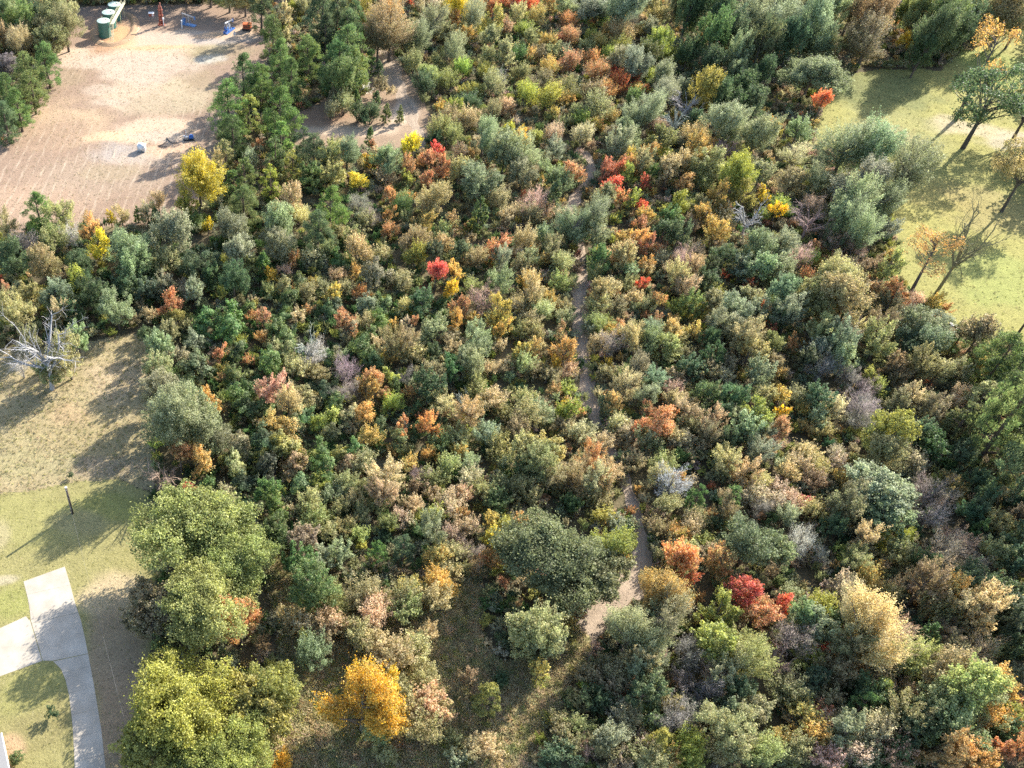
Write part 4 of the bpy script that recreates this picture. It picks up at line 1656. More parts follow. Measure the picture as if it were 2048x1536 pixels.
BLOBS = {'clearing': [(-51.7, 196.95, 12, 10, 0, (0.4, 0.29, 0.19), 0.7), (-52.8, 166.96, 14, 8, 0, (0.34, 0.24, 0.17), 0.8), (-39.77, 176.28, 16, 9, 0, (0.3, 0.225, 0.165), 0.7), (-52.08, 192.58, 8, 10, 60, (0.26, 0.18, 0.13), 0.6), (-32.71, 210.84, 14, 9, 0, (0.42, 0.33, 0.24), 0.7), (-23.4, 213.27, 8, 12, 0, (0.27, 0.25, 0.12), 0.3), (-28.72, 206.07, 12, 5, 0, (0.31, 0.25, 0.17), 0.6), (-51.22, 223.41, 5, 10, -20, (0.27, 0.25, 0.12), 0.25), (-48.52, 226.04, 6, 6, 0, (0.26, 0.18, 0.13), 0.5), (-49.81, 230.61, 13, 4.5, 0, (0.44, 0.325, 0.235), 1.0), (-40.94, 230.07, 16, 7, -5, (0.39, 0.31, 0.24), 1.0), (-35.37, 237.0, 12, 9, 0, (0.44, 0.325, 0.235), 0.9), (-37.68, 223.41, 9, 9, 0, (0.39, 0.31, 0.24), 0.9), (-30.53, 226.04, 12, 6, 0, (0.39, 0.31, 0.24), 0.7), (-25.32, 239.86, 12, 6, 0, (0.39, 0.31, 0.24), 0.8), (-17.64, 241.3, 10, 4, 0, (0.33, 0.29, 0.26), 0.6), (-12.51, 242.76, 8, 4, 0, (0.45, 0.33, 0.23), 0.7), (-20.94, 242.17, 5, 2, 10, (0.5, 0.31, 0.16), 0.5), (-32.67, 235.59, 9, 1.6, 5, (0.5, 0.31, 0.16), 0.6), (-44.89, 213.27, 5, 3, 0, (0.39, 0.31, 0.24), 0.6), (-42.3, 207.25, 5, 2, 0, (0.39, 0.31, 0.24), 0.6), (-30.05, 195.84, 9, 5, 10, (0.44, 0.325, 0.235), 0.9), (-34.15, 192.15, 10, 3, 0, (0.55, 0.38, 0.24), 0.8), (-28.51, 191.51, 8, 3, 0, (0.39, 0.31, 0.24), 0.9), (-26.37, 186.25, 8, 3, 20, (0.48, 0.33, 0.22), 0.7), (-36.64, 185.23, 8, 4, 0, (0.33, 0.29, 0.26), 0.7), (-31.95, 182.18, 7, 3, 0, (0.39, 0.31, 0.24), 0.5), (-38.31, 177.25, 7, 4, 0, (0.27, 0.25, 0.12), 0.25), (-19.94, 229.53, 3.6, 3.2, 0, (0.4, 0.37, 0.34), 0.9), (-20.08, 231.98, 7, 6, 0, (0.27, 0.25, 0.12), 0.35), (-17.29, 234.2, 9, 4, 0, (0.27, 0.25, 0.12), 0.3), (-46.3, 242.17, 6, 11, 0, (0.34, 0.2, 0.12), 0.8), (-43.59, 241.3, 4, 8, 15, (0.5, 0.31, 0.16), 0.6), (-44.3, 258.01, 22, 8, 0, (0.24, 0.18, 0.14), 0.6), (-21.2, 258.01, 20, 6, 0, (0.28, 0.2, 0.15), 0.5)], 'trail': [(13.94, 194.31, 14, 2.5, 0, (0.46, 0.35, 0.25), 0.7), (27.02, 202.58, 3, 9, -25, (0.48, 0.38, 0.29), 0.8), (7.36, 201.44, 8, 5, 0, (0.28, 0.17, 0.11), 0.6), (25.12, 223.41, 3, 10, -15, (0.36, 0.28, 0.2), 0.7)], 'lawn': [(-37.29, 85.41, 9, 6, 0, (0.255, 0.24, 0.092), 0.6), (-26.82, 88.15, 6, 3, 0, (0.24, 0.24, 0.07), 0.6), (-41.06, 82.74, 2, 3, 0, (0.34, 0.29, 0.17), 0.6), (-30.71, 84.96, 4, 2.5, 0, (0.27, 0.24, 0.115), 0.8), (-23.05, 72.78, 5, 4, 30, (0.42, 0.33, 0.2), 0.9), (-21.6, 63.79, 4, 9, 8, (0.3, 0.22, 0.14), 0.9), (-20.13, 54.36, 4, 10, 5, (0.3, 0.215, 0.14), 0.9), (-36.76, 71.99, 4, 3, 0, (0.24, 0.25, 0.075), 0.6), (-30.77, 54.36, 5, 5, 0, (0.22, 0.19, 0.085), 0.6), (-33.47, 51.23, 2, 2, 0, (0.42, 0.28, 0.17), 0.7), (-38.77, 75.17, 2.5, 0.8, 10, (0.42, 0.36, 0.26), 0.6), (-32.25, 58.94, 6, 3, 25, (0.25, 0.24, 0.085), 0.6)], 'field': [(-37.68, 104.14, 10, 6, 0, (0.3, 0.245, 0.13), 0.5), (-29.33, 100.95, 8, 5, 0, (0.27, 0.22, 0.115), 0.6), (-27.86, 114.32, 6, 5, 0, (0.36, 0.28, 0.18), 0.7), (-29.38, 95.83, 8, 2.5, 0, (0.25, 0.2, 0.14), 0.7), (-39.27, 95.83, 9, 3, 0, (0.28, 0.25, 0.13), 0.6), (-34.07, 106.32, 4, 3, 0, (0.36, 0.25, 0.15), 0.5), (-41.6, 99.9, 6, 3, 0, (0.28, 0.245, 0.13), 0.4)], 'meadow': [(150.63, 199.18, 4, 3, 0, (0.38, 0.32, 0.22), 0.6), (155.57, 194.31, 12, 4, -15, (0.4, 0.34, 0.24), 0.7), (161.91, 189.38, 9, 4, 0, (0.38, 0.33, 0.25), 0.7), (137.78, 194.75, 12, 12, 0, (0.26, 0.25, 0.105), 0.6), (133.45, 192.58, 8, 6, 0, (0.25, 0.23, 0.12), 0.6), (131.21, 158.22, 14, 14, 0, (0.29, 0.265, 0.085), 0.7), (142.83, 163.4, 10, 10, 0, (0.27, 0.22, 0.1), 0.6), (133.87, 167.86, 9, 8, 0, (0.3, 0.24, 0.09), 0.5), (131.98, 140.81, 10, 10, 0, (0.24, 0.27, 0.085), 0.6), (141.37, 213.27, 14, 12, 0, (0.12, 0.14, 0.06), 0.6), (175.48, 226.04, 9, 12, 0, (0.25, 0.28, 0.08), 0.7)], 'grass': [(0.89, 62.38, 6, 9, 0, (0.31, 0.24, 0.15), 0.8), (-0.98, 55.0, 5, 10, 0, (0.36, 0.28, 0.18), 0.9), (1.44, 52.47, 6, 5, 0, (0.33, 0.25, 0.16), 0.8), (-1.11, 77.63, 3, 4, 0, (0.3, 0.22, 0.14), 0.8), (22.23, 50.62, 11, 5, 10, (0.36, 0.3, 0.15), 0.8), (28.22, 54.36, 4, 7, -30, (0.33, 0.27, 0.15), 0.8), (20.04, 68.17, 7, 5, 30, (0.32, 0.25, 0.14), 0.7), (20.25, 58.94, 9, 7, 0, (0.12, 0.1, 0.06), 0.5), (3.78, 49.41, 8, 3, 0, (0.3, 0.24, 0.15), 0.7)]}
TRACKS = [('main', [(23.17, 43.07, 0.9), (26.19, 49.41, 0.9), (28.77, 54.04, 0.7200000000000001), (32.69, 58.61, 1.1700000000000002), (36.51, 63.43, 1.62), (40.64, 68.92, 1.9800000000000002), (44.65, 73.17, 2.3400000000000003), (48.43, 75.98, 1.9800000000000002), (50.21, 80.15, 0.8699999999999999), (50.51, 85.41, 0.9279999999999999), (50.56, 90.49, 0.9279999999999999), (50.38, 95.83, 0.9279999999999999), (49.29, 100.95, 0.9859999999999999), (48.78, 106.32, 1.1019999999999999), (49.16, 113.14, 1.16), (50.15, 119.16, 1.1019999999999999), (51.12, 126.83, 1.1019999999999999), (52.37, 134.32, 1.392), (54.25, 140.07, 1.218), (56.02, 146.1, 0.8699999999999999), (56.18, 154.88, 1.218), (55.75, 159.92, 1.392), (58.53, 166.96, 1.16), (62.93, 174.37, 1.276), (64.75, 180.19, 1.1019999999999999), (64.46, 186.25, 0.9279999999999999)]), ('spur', [(29.44, 186.25, 1.16), (29.05, 193.66, 1.276), (28.17, 202.58, 1.392), (26.9, 210.84, 1.392), (26.76, 220.82, 1.16), (24.99, 230.07, 1.044), (23.19, 237.0, 0.8699999999999999)]), ('lower', [(22.4, 47.63, 0.7200000000000001), (25.25, 50.92, 0.7200000000000001), (27.65, 52.78, 0.63), (29.46, 54.48, 0.63)])]
MARKS = [(-48.07, 245.71, 'the green tanks'),
 (-33.93, 251.75, 'the rust red mast'),
 (-31.96, 186.25, 'the white boxy tank'),
 (-22.39, 191.51, 'the blue pump motor'),
 (-15.24, 245.71, 'the blue pump jack'),
 (-31.95, 88.15, 'the utility pole'),
 (-30.97, 69.68, 'the parking apron'),
 (-25.0, 54.36, 'the driveway lane'),
 (-17.5, 162.76, 'the yellow-green sycamore at the clearing'),
 (-35.2, 145.11, 'the golden maple under the bare field'),
 (-20.98, 129.23, 'the orange-topped maple near the field'),
 (-38.69, 112.21, 'the half-dead silver tree'),
 (-13.37, 93.09, 'the amber maple above the great oaks'),
 (-18.19, 90.06, 'the pinkish tree at the field edge'),
 (-12.26, 77.08, 'the great sunlit oak beside the lawn'),
 (-11.99, 55.01, 'the great yellow-green oak'),
 (8.95, 53.61, 'the big golden tree in the dry grass'),
 (23.86, 55.5, 'the bright green bush in shade'),
 (35.63, 73.99, 'the huge deep green oak by the track'),
 (48.1, 68.15, 'the orange tree at the track bend'),
 (60.24, 70.26, 'the bright red maple'),
 (57.92, 74.82, 'the rust orange tree'),
 (62.38, 77.72, 'the dense tree above the red maple'),
 (83.59, 86.43, 'the great round sage oak'),
 (89.47, 96.61, 'the round lime green tree'),
 (104.42, 95.83, 'the pine with a thick bare trunk'),
 (77.45, 104.25, 'the narrow bright yellow tree'),
 (56.3, 100.79, 'the broad rust orange thicket tree'),
 (45.66, 116.94, 'the tall amber tree beside the track'),
 (53.18, 116.59, 'the bright yellow sapling'),
 (26.62, 136.84, 'the scarlet maple amid the thicket'),
 (35.98, 126.14, 'the wide amber maple'),
 (31.27, 119.09, 'the round sage tree amid the thicket'),
 (9.86, 113.26, 'the mauve leafless thicket tree'),
 (3.41, 118.63, 'the grey dead tree amid the vines'),
 (8.2, 154.56, 'the tall dark pine in mid wood'),
 (36.87, 155.58, 'the pointed dark cedar'),
 (-2.03, 150.16, 'the big round sage tree by the pines'),
 (26.16, 178.97, 'the yellow maple below the trail'),
 (31.82, 181.4, 'the scarlet-topped maple below the trail'),
 (46.83, 185.93, 'the yellow tree above the thicket'),
 (58.81, 171.52, 'the orange bush at the track top'),
 (67.45, 171.52, 'the red-orange maple by the upper track'),
 (78.83, 218.61, 'the scarlet sapling in the far thicket'),
 (68.72, 219.95, 'the orange sapling in the far thicket'),
 (50.69, 213.39, 'the slim grey dead tree'),
 (120.67, 207.81, 'the big oak in the meadow shade'),
 (154.46, 230.36, 'the yellow tree against the dark wood'),
 (152.46, 199.18, 'the tall orange tree in the meadow'),
 (148.05, 186.88, 'the spreading oak in the meadow'),
 (119.64, 172.21, 'the big feathery tree'),
 (94.1, 185.65, 'the left of two round trees'),
 (52.38, 161.01, 'the dark round cedar by the track'),
 (63.79, 136.32, 'the scarlet tree in mid wood'),
 (94.52, 130.58, 'the large pale olive tree'),
 (102.91, 132.12, 'the red tree at the meadow corner'),
 (113.31, 130.48, 'the amber bush at the meadow corner'),
 (-1.05, 95.94, 'the large lime green vine mound'),
 (58.38, 86.58, 'the bright green pine'),
 (86.06, 57.76, 'the golden bush near the corner'),
 (73.12, 245.4, 'the orange sapling by the far wood'),
 (51.47, 238.01, 'the tall far amber tree'),
 (-1.51, 189.4, 'the pine with a bare trunk by the trail'),
 (-56.76, 214.24, 'the round pine at the clearing entrance'),
 (90.22, 83.82, 'the mauve grey half-bare tree'),
 (84.46, 62.23, 'the pinkish tree low in the corner')]

# ------------------------------------------------------------------ ground
def in_poly(x, y, poly):
    c = np.zeros(x.shape, bool); n = len(poly); j = n - 1
    for i in range(n):
        xi, yi = poly[i]; xj, yj = poly[j]
        hit = ((yi > y) != (yj > y)) & (x < (xj - xi) * (y - yi) / (yj - yi + 1e-9) + xi)
        c ^= hit; j = i
    return c

def wobble(x, y, f, seed):
    g = np.random.default_rng(seed); s = np.zeros_like(x)
    for k in range(6):
        a = g.uniform(0, 2 * math.pi); ff = f * (1.6 ** (k % 4)) * g.uniform(.8, 1.2)
        s += np.sin((x * math.cos(a) + y * math.sin(a)) * ff + g.uniform(0, 6.28)) / (1.6 ** (k % 4))
    return s / 2.2

def sheet_from(mask, X, Y, z, name, mat, colf, attrs=None):
    """quads of a grid whose middles lie in the mask, as one sheet"""
    ny, nx = X.shape
    idx = -np.ones(X.shape, int)
    q = mask
    used = np.zeros(X.shape, bool)
    used[:-1, :-1] |= q; used[1:, :-1] |= q; used[:-1, 1:] |= q; used[1:, 1:] |= q
    idx[used] = np.arange(used.sum())
    v = np.stack([X[used], Y[used], np.full(used.sum(), z)], 1)
    iy, ix = np.where(q)
    f = np.stack([idx[iy, ix], idx[iy, ix + 1], idx[iy + 1, ix + 1], idx[iy + 1, ix]], 1)
    cols = np.concatenate([colf(v[:, 0], v[:, 1]), np.ones((len(v), 1))], 1)
    at = {'col': (cols, 'FLOAT_COLOR', 'POINT')}
    for k, fn in (attrs or {}).items():
        at[k] = (fn(v[:, 0], v[:, 1]), 'FLOAT', 'POINT')
    me = mesh_np(name, v, f, at)
    o = link(name, me, mat)
    o['kind'] = 'structure'
    return o

def zone_sheet(zone, step, z, name, mat, colf, amp=.5, freq=.7, attrs=None):
    poly = ZONES[zone]
    xs = [p[0] for p in poly]; ys = [p[1] for p in poly]
    gx = np.arange(min(xs) - 3, max(xs) + 3, step); gy = np.arange(min(ys) - 3, max(ys) + 3, step)
    X, Y = np.meshgrid(gx, gy)
    cx = (X[:-1, :-1] + X[1:, 1:]) / 2; cy = (Y[:-1, :-1] + Y[1:, 1:]) / 2
    wx = cx + wobble(cx, cy, freq, 3) * amp; wy = cy + wobble(cx, cy, freq, 5) * amp
    return sheet_from(in_poly(wx, wy, poly), X, Y, z, name, mat, colf, attrs)

def blob_colour(base, blobs):
    def f(x, y):
        c = np.tile(np.array(base, float), (len(x), 1))
        for bx, by, rx, ry, ang, col, w in blobs:
            ca, sa = math.cos(R(ang)), math.sin(R(ang))
            dx, dy = x - bx, y - by
            u = (dx * ca + dy * sa) / rx; t = (-dx * sa + dy * ca) / ry
            d = np.sqrt(u * u + t * t) + wobble(x, y, .55, int(abs(bx * 7 + by)) % 97) * .22
            k = np.clip((1.25 - d) / .6, 0, 1) * w
            k = (k * k * (3 - 2 * np.minimum(k, 1)))[:, None]
            c = c * (1 - k) + np.array(col) * k
        return np.clip(c, .005, .9)
    return f

# forest floor: one sheet to the horizon, finer where the photograph looks
def build_floor():
    inner = np.arange(-110, 251, 2.0); innery = np.arange(20, 361, 2.0)
    gx = np.concatenate([[-3000, -1500, -700, -300, -180], inner, [320, 450, 900, 1600, 3000]])
    gy = np.concatenate([[-2000, -800, -300, -100, -20], innery, [420, 600, 1000, 2000, 4000]])
    X, Y = np.meshgrid(gx, gy)
    def colf(x, y):
        a = wobble(x, y, .09, 21)[:, None]; b = wobble(x, y, .35, 22)[:, None]
        c = np.array((.095, .080, .048)) + np.clip(a, 0, 1) * np.array((.05, .045, .02)) + np.clip(b, 0, 1) * np.array((.04, .03, .02))
        return c
    sheet_from(np.ones((len(gy) - 1, len(gx) - 1), bool), X, Y, 0.0, 'ground', MAT['floor'], colf)
build_floor()

zone_sheet('clearing', .5, .004, 'clearing_ground', MAT['clearing'], blob_colour((.262, .185, .135), BLOBS['clearing']), attrs={'mown': lambda x, y: np.clip((238 - y) / 12, 0, 1) * np.clip((-wobble(x, y, .05, 8) + 1.1), 0, 1)})
zone_sheet('trail', .5, .008, 'trail_ground', MAT['clearing'], blob_colour((.27, .195, .135), BLOBS['trail']), attrs={'mown': lambda x, y: x * 0})
zone_sheet('lawn', .35, .012, 'lawn', MAT['lawn'], blob_colour((.25, .225, .095), BLOBS['lawn']), amp=.3)
zone_sheet('field', .45, .004, 'field', MAT['field'], blob_colour((.30, .245, .14), BLOBS['field']), amp=.5)
zone_sheet('meadow', .6, .016, 'meadow', MAT['meadow'], blob_colour((.27, .255, .088), BLOBS['meadow']))
zone_sheet('grass', .5, .008, 'grassland', MAT['field'], blob_colour((.28, .22, .125), BLOBS['grass']), amp=1.0)

def ribbon(name, pts, z, mat, col, wob=.35):
    """winding sheet along a centre line: pts = (x, y, half width)"""
    P = np.array(pts, float)
    t = np.linspace(0, len(P) - 1, len(P) * 14)
    Q = np.stack([np.interp(t, np.arange(len(P)), P[:, k]) for k in range(3)], 1)
    ker = np.ones(9) / 9
    for k in range(3):
        Q[:, k] = np.convolve(np.pad(Q[:, k], 4, 'edge'), ker, 'valid')
    d = np.gradient(Q[:, :2], axis=0); d /= np.linalg.norm(d, axis=1)[:, None] + 1e-9
    n = np.stack([-d[:, 1], d[:, 0]], 1)
    m = 5; rows = []
    wl = wobble(Q[:, 0], Q[:, 1], 1.1, 31) * wob; wr = wobble(Q[:, 0], Q[:, 1], 1.3, 32) * wob
    for j in range(m):
        u = -1 + 2 * j / (m - 1)
        hw = Q[:, 2] + np.where(u < 0, wl, wr)
        rows.append(np.stack([Q[:, 0] + n[:, 0] * hw * u, Q[:, 1] + n[:, 1] * hw * u, np.full(len(Q), z)], 1))
    V = np.stack(rows, 1).reshape(-1, 3)
    i = np.arange(len(Q) - 1)[:, None] * m + np.arange(m - 1)[None]
    Fq = np.stack([i, i + m, i + m + 1, i + 1], -1).reshape(-1, 4)
    u = np.tile(np.abs(np.linspace(-1, 1, m)), len(Q))[:, None]
    c = np.array(col) * (1.0 - .18 * np.exp(-((u - .5) ** 2) / .02))
    c = np.concatenate([c, np.ones((len(c), 1))], 1)
    o = link(name, mesh_np(name, V, Fq, {'col': (c, 'FLOAT_COLOR', 'POINT'), 'mown': (np.zeros(len(V)), 'FLOAT', 'POINT')}), mat)
    o['kind'] = 'structure'
    return o
for kz, (nm, pts) in enumerate(TRACKS):
    ribbon('dirt_track', pts, .020 + .004 * kz, MAT['track'], (.37, .29, .22))

# ------------------------------------------------------------------ driveway
def concrete():
    m, nt, out = new_mat('concrete')
    tc = N(nt, 'ShaderNodeTexCoord'); vec = tc.outputs['Object']
    a = noise_n(nt, vec, .35, 5, .6); b = noise_n(nt, vec, 5, 5, .7)
    c = mixrgb(nt, ramp(nt, a, .35, .68), (.33, .285, .225), (.46, .405, .33))
    c = mixrgb(nt, mathn(nt, 'MULTIPLY', ramp(nt, b, .5, .75), .3), c, (.30, .27, .23))
    mp = N(nt, 'ShaderNodeMapping'); mp.inputs['Scale'].default_value = (1, .12, 1); mp.inputs['Rotation'].default_value = (0, 0, R(68)); nt.links.new(vec, mp.inputs['Vector'])
    c = mixrgb(nt, mathn(nt, 'MULTIPLY', ramp(nt, noise_n(nt, mp.outputs[0], 1.2, 4, .6), .55, .7), .28), c, (.33, .30, .26))
    p = N(nt, 'ShaderNodeBsdfPrincipled'); p.inputs['Roughness'].default_value = .9
    nt.links.new(c, p.inputs['Base Color'])
    bp = N(nt, 'ShaderNodeBump'); bp.inputs['Strength'].default_value = .3; bp.inputs['Distance'].default_value = .02
    nt.links.new(b, bp.inputs['Height']); nt.links.new(bp.outputs[0], p.inputs['Normal'])
    nt.links.new(p.outputs[0], out.inputs['Surface'])
    return m
MAT['concrete'] = concrete()

def clip_poly(poly, a, b, keep):
    """part of a polygon on one side of the line a-b"""
    nx, ny = -(b[1] - a[1]), b[0] - a[0]
    sgn = lambda p: ((p[0] - a[0]) * nx + (p[1] - a[1]) * ny) * keep
    out = []
    for i, p in enumerate(poly):
        q = poly[(i + 1) % len(poly)]; sp, sq = sgn(p), sgn(q)
        if sp >= 0: out.append(p)
        if (sp >= 0) != (sq >= 0):
            t = sp / (sp - sq); out.append((p[0] + (q[0] - p[0]) * t, p[1] + (q[1] - p[1]) * t))
    return out

def slab(name, poly, z0, z1, parent, inset=.012):
    bm = bmesh.new()
    cx = sum(p[0] for p in poly) / len(poly); cy = sum(p[1] for p in poly) / len(poly)
    vs = [bm.verts.new((p[0] + (cx - p[0]) * inset * .3, p[1] + (cy - p[1]) * inset * .3, z1)) for p in poly]
    f = bm.faces.new(vs)
    if f.normal.z < 0: f.normal_flip()
    r = bmesh.ops.extrude_face_region(bm, geom=[f])
    for v in [g for g in r['geom'] if isinstance(g, bmesh.types.BMVert)]: v.co.z = z1
    for v in vs: v.co.z = z0
    bmesh.ops.recalc_face_normals(bm, faces=bm.faces)
    bmesh.ops.triangulate(bm, faces=[q for q in bm.faces if len(q.verts) > 4])
    me = bpy.data.meshes.new(name); bm.to_mesh(me); bm.free()
    return link(name, me, MAT['concrete'], parent)

drive = link('driveway', None); tag(drive, 'pale concrete driveway with a wider parking apron on the lawn', 'driveway', kind='structure')
dp = ZONES['driveway_pad']; dl = ZONES['driveway_lane']; dw = ZONES['driveway_wing']
for poly, cuts in ((dp, 2), (dl, 5), (dw, 1)):
    # each pour is its own slab, joints between them
    ax = Vector(poly[1]) - Vector(poly[0])
    pieces = [list(map(tuple, poly))]
    ys = [p[1] for p in poly]; y0, y1 = min(ys), max(ys)
    lines = [y1 - (y1 - y0) * k / (cuts + 1) for k in range(1, cuts + 1)] if poly is not dw else []
    for yy in lines:
        a = (0.0, yy - .0); b = (1.0, yy + .22)
        x0 = min(p[0] for p in poly); a = (x0, yy); b = (x0 + 1, yy + .28)
        nxt = []
        for pc in pieces:
            for kpt in (1, -1):
                c = clip_poly(pc, a, b, kpt)
                if len(c) > 2:
                    area = abs(sum(c[i][0] * c[(i + 1) % len(c)][1] - c[(i + 1) % len(c)][0] * c[i][1] for i in range(len(c)))) / 2
                    if area > .3: nxt.append(c)
        pieces = nxt
    for pc in pieces:
        slab('slab', pc, -.05, .03, drive, .02)

# ------------------------------------------------------------------ foliage meshes
def leaf_cards(pos, nrm, along, L, W, g):
    """one small folded card per leaf: returns verts, quads"""
    n = nrm / (np.linalg.norm(nrm, axis=1)[:, None] + 1e-9)
    t = along - n * np.sum(along * n, 1)[:, None]
    t /= np.linalg.norm(t, axis=1)[:, None] + 1e-9
    b = np.cross(n, t)
    l = (L * g.uniform(.7, 1.3, len(pos)))[:, None]; w = (W * g.uniform(.7, 1.3, len(pos)))[:, None]
    v0 = pos - t * l * .5; v2 = pos + t * l * .5 - n * l * .10
    v1 = pos + b * w * .5 + t * l * .05 + n * w * .12; v3 = pos - b * w * .5 + t * l * .05 + n * w * .12
    V = np.stack([v0, v1, v2, v3], 1).reshape(-1, 3)
    Fq = np.arange(len(pos) * 4).reshape(-1, 4)
    return V, Fq

def rand_dirs(g, n):
    v = g.normal(size=(n, 3)); return v / np.linalg.norm(v, axis=1)[:, None]

def crown_mesh(name, g, r, h, kind, n_clump, n_leaf, L, W):
    """leaves gathered in clumps through the crown's volume; kind sets the envelope and leaf habit"""
    lob = rand_dirs(g, 7); lob[:, 2] = np.abs(lob[:, 2]) * .6
    lob /= np.linalg.norm(lob, axis=1)[:, None]
    la = g.uniform(-.28, .38, 7)
    def env(d):
        return .86 + (np.clip(d @ lob.T, 0, 1) ** 5 * la).sum(1)
    m = n_clump * 3
    d = rand_dirs(g, m)
    zc, rz = {'O': (.56, .44), 'B': (.50, .50), 'M': (.53, .49), 'F': (.52, .50), 'S': (.40, .62), 'V': (.34, .62), 'W': (.50, .50), 'H': (.5, .5), 'Q': (.62, .36), 'L': (.62, .38)}.get(kind, (.5, .5))
    zc *= h; rz *= h
    if kind in 'PC':
        z = g.uniform(.07 if kind == 'P' else .06, 1, m)
        if kind == 'P':
            prof = np.interp(z, [.04, .2, .42, .72, .92, 1], [.7, .95, 1.0, .74, .38, .08])
        else:
            prof = np.interp(z, [0, .15, .4, .75, 1], [.75, 1, .9, .5, .06])
        a = g.uniform(0, 2 * math.pi, m)
        keep = g.uniform(0, 1, m) < prof ** .8 + .12
        rad = prof * (1 - .42 * g.uniform(0, 1, m) ** 2) * (.85 + .22 * np.sin(a * 3 + z * 9))
        c = np.stack([np.cos(a) * rad * r, np.sin(a) * rad * r, z * h], 1)[keep][:n_clump]
    else:
        lowcut = {'S': -.35, 'V': -.25, 'H': -.8, 'O': -.75, 'Q': -.6}.get(kind, -.95)
        d = d[d[:, 2] > lowcut]
        rad = env(d) * (1.04 - .60 * g.uniform(0, 1, len(d)) ** 1.5)
        if kind in 'QL': rad = env(d) * (1 - .6 * g.uniform(0, 1, len(d)) ** 1.2)
        nbough = {'O': 13, 'B': 8, 'F': 6, 'M': 6, 'S': 6, 'V': 7, 'Q': 16, 'L': 12, 'W': 5}.get(kind, 0)
        if nbough:
            # boughs first, then clumps of leaves over each bough: a layered, broken crown
            bd = rand_dirs(g, 80); bd = bd[bd[:, 2] > {'S': -.1, 'V': -.1, 'O': -.45, 'Q': -.5}.get(kind, -.75)][:nbough]
            br = {'O': .36, 'B': .44, 'F': .42, 'M': .42, 'S': .46, 'V': .42, 'Q': .27, 'L': .30, 'W': .5}[kind] * g.uniform(.62, 1.25, nbough)
            bc = bd * ((1.02 - br) * (g.uniform(.55, 1.0, nbough) ** .6) * env(bd))[:, None]
            bi = g.choice(nbough, len(d), p=br ** 2 / (br ** 2).sum())
            dd = d.copy(); dd[:, 2] = np.abs(dd[:, 2]) * np.where(g.uniform(0, 1, len(d)) < .78, 1, -1)
            q = bc[bi] + dd * (br[bi] * (1.04 - .45 * g.uniform(0, 1, len(d)) ** 1.6))[:, None] * np.array([1, 1, .8])
            c = q * np.array([r, r, rz]) * .94
        else:
            c = d * rad[:, None] * np.array([r, r, rz]) * .88
        if kind == 'M':
            t = np.clip(c[:, 2] / rz, -1, 1); c[:, :2] *= (1 - .38 * np.clip(t, 0, 1) ** 1.5 - .12 * np.clip(-t, 0, 1))[:, None]
        if kind in 'FW':
            t = np.clip(c[:, 2] / rz, -1, 1); c[:, :2] *= (.80 + .28 * np.clip(t + .6, 0, 1) - .25 * np.clip(t - .5, 0, 1))[:, None]
        if kind == 'V':
            bumps = g.uniform(-.7, .7, (4, 2)) * r
            hh = np.max([np.exp(-((c[:, 0] - b[0]) ** 2 + (c[:, 1] - b[1]) ** 2) / (.3 * r) ** 2) for b in bumps], 0)
            c[:, 2] += (hh - .4) * .35 * h
        hr = np.percentile(np.hypot(c[:, 0], c[:, 1]), 90)
        c[:, :2] *= .93 * r / hr
        lo, hi = np.percentile(c[:, 2], 4), np.percentile(c[:, 2], 98)
        top_ = .93 * h - zc
        c[:, 2] = np.where(c[:, 2] > 0, c[:, 2] * top_ / max(hi, .1), c[:, 2])
        c[:, 2] += zc
        c = c[c[:, 2] > .10 * h if kind in 'SVH' else slice(None)]
        c = c[:n_clump]
    nc = len(c)
    cr = {'O': .135, 'B': .18, 'M': .20, 'F': .20, 'S': .24, 'V': .22, 'P': .19, 'C': .20, 'W': .30, 'H': .2, 'Q': .12, 'L': .14}[kind] * r * g.uniform(.5, 1.4, nc)
    cen = np.array([0, 0, zc if kind not in 'PC' else .5 * h])
    per = np.maximum(3, (n_leaf * (cr / cr.mean()) ** 2).astype(int))
    ci = np.repeat(np.arange(nc), per); n = len(ci)
    off = rand_dirs(g, n) * (g.uniform(.12, 1, n) ** .45)[:, None]
    # each clump is a shoot drawn out along its own axis (up and away from the stem)
    el = {'O': 1.25, 'B': 1.5, 'M': 1.9, 'F': 2.3, 'P': 1.0, 'C': 1.3, 'Q': 1.0, 'L': 1.4, 'S': 2.2, 'V': 1.2, 'W': 1.6, 'H': 1.0}[kind] * g.uniform(.7, 1.35, nc)
    ax = c - cen; ax[:, 2] *= .5; ax /= np.linalg.norm(ax, axis=1)[:, None] + 1e-9
    ax = ax * {'O': .9, 'V': .8, 'Q': .8}.get(kind, .6) + np.array([0, 0, {'P': .2, 'O': .35, 'V': .1}.get(kind, .75)]) + rand_dirs(g, nc) * .35
    ax /= np.linalg.norm(ax, axis=1)[:, None]
    thin = el ** -.45
    lon = np.sum(off * ax[ci], 1)[:, None] * ax[ci]
    tap = 1 - .45 * np.clip(np.sum(off * ax[ci], 1), 0, 1)[:, None]
    pos = c[ci] + (lon * el[ci][:, None] + (off - lon) * thin[ci][:, None] * tap) * cr[ci][:, None]
    if kind in 'OPQ': pos[:, 2] = c[ci][:, 2] + (pos[:, 2] - c[ci][:, 2]) * .65
    stray = g.uniform(0, 1, n) < .10
    pos[stray] += g.normal(0, .10 * r, (stray.sum(), 3))
    out = pos - cen; out[:, 2] *= r / max(rz, .1); out /= np.linalg.norm(out, axis=1)[:, None] + 1e-9
    rnd = rand_dirs(g, n)
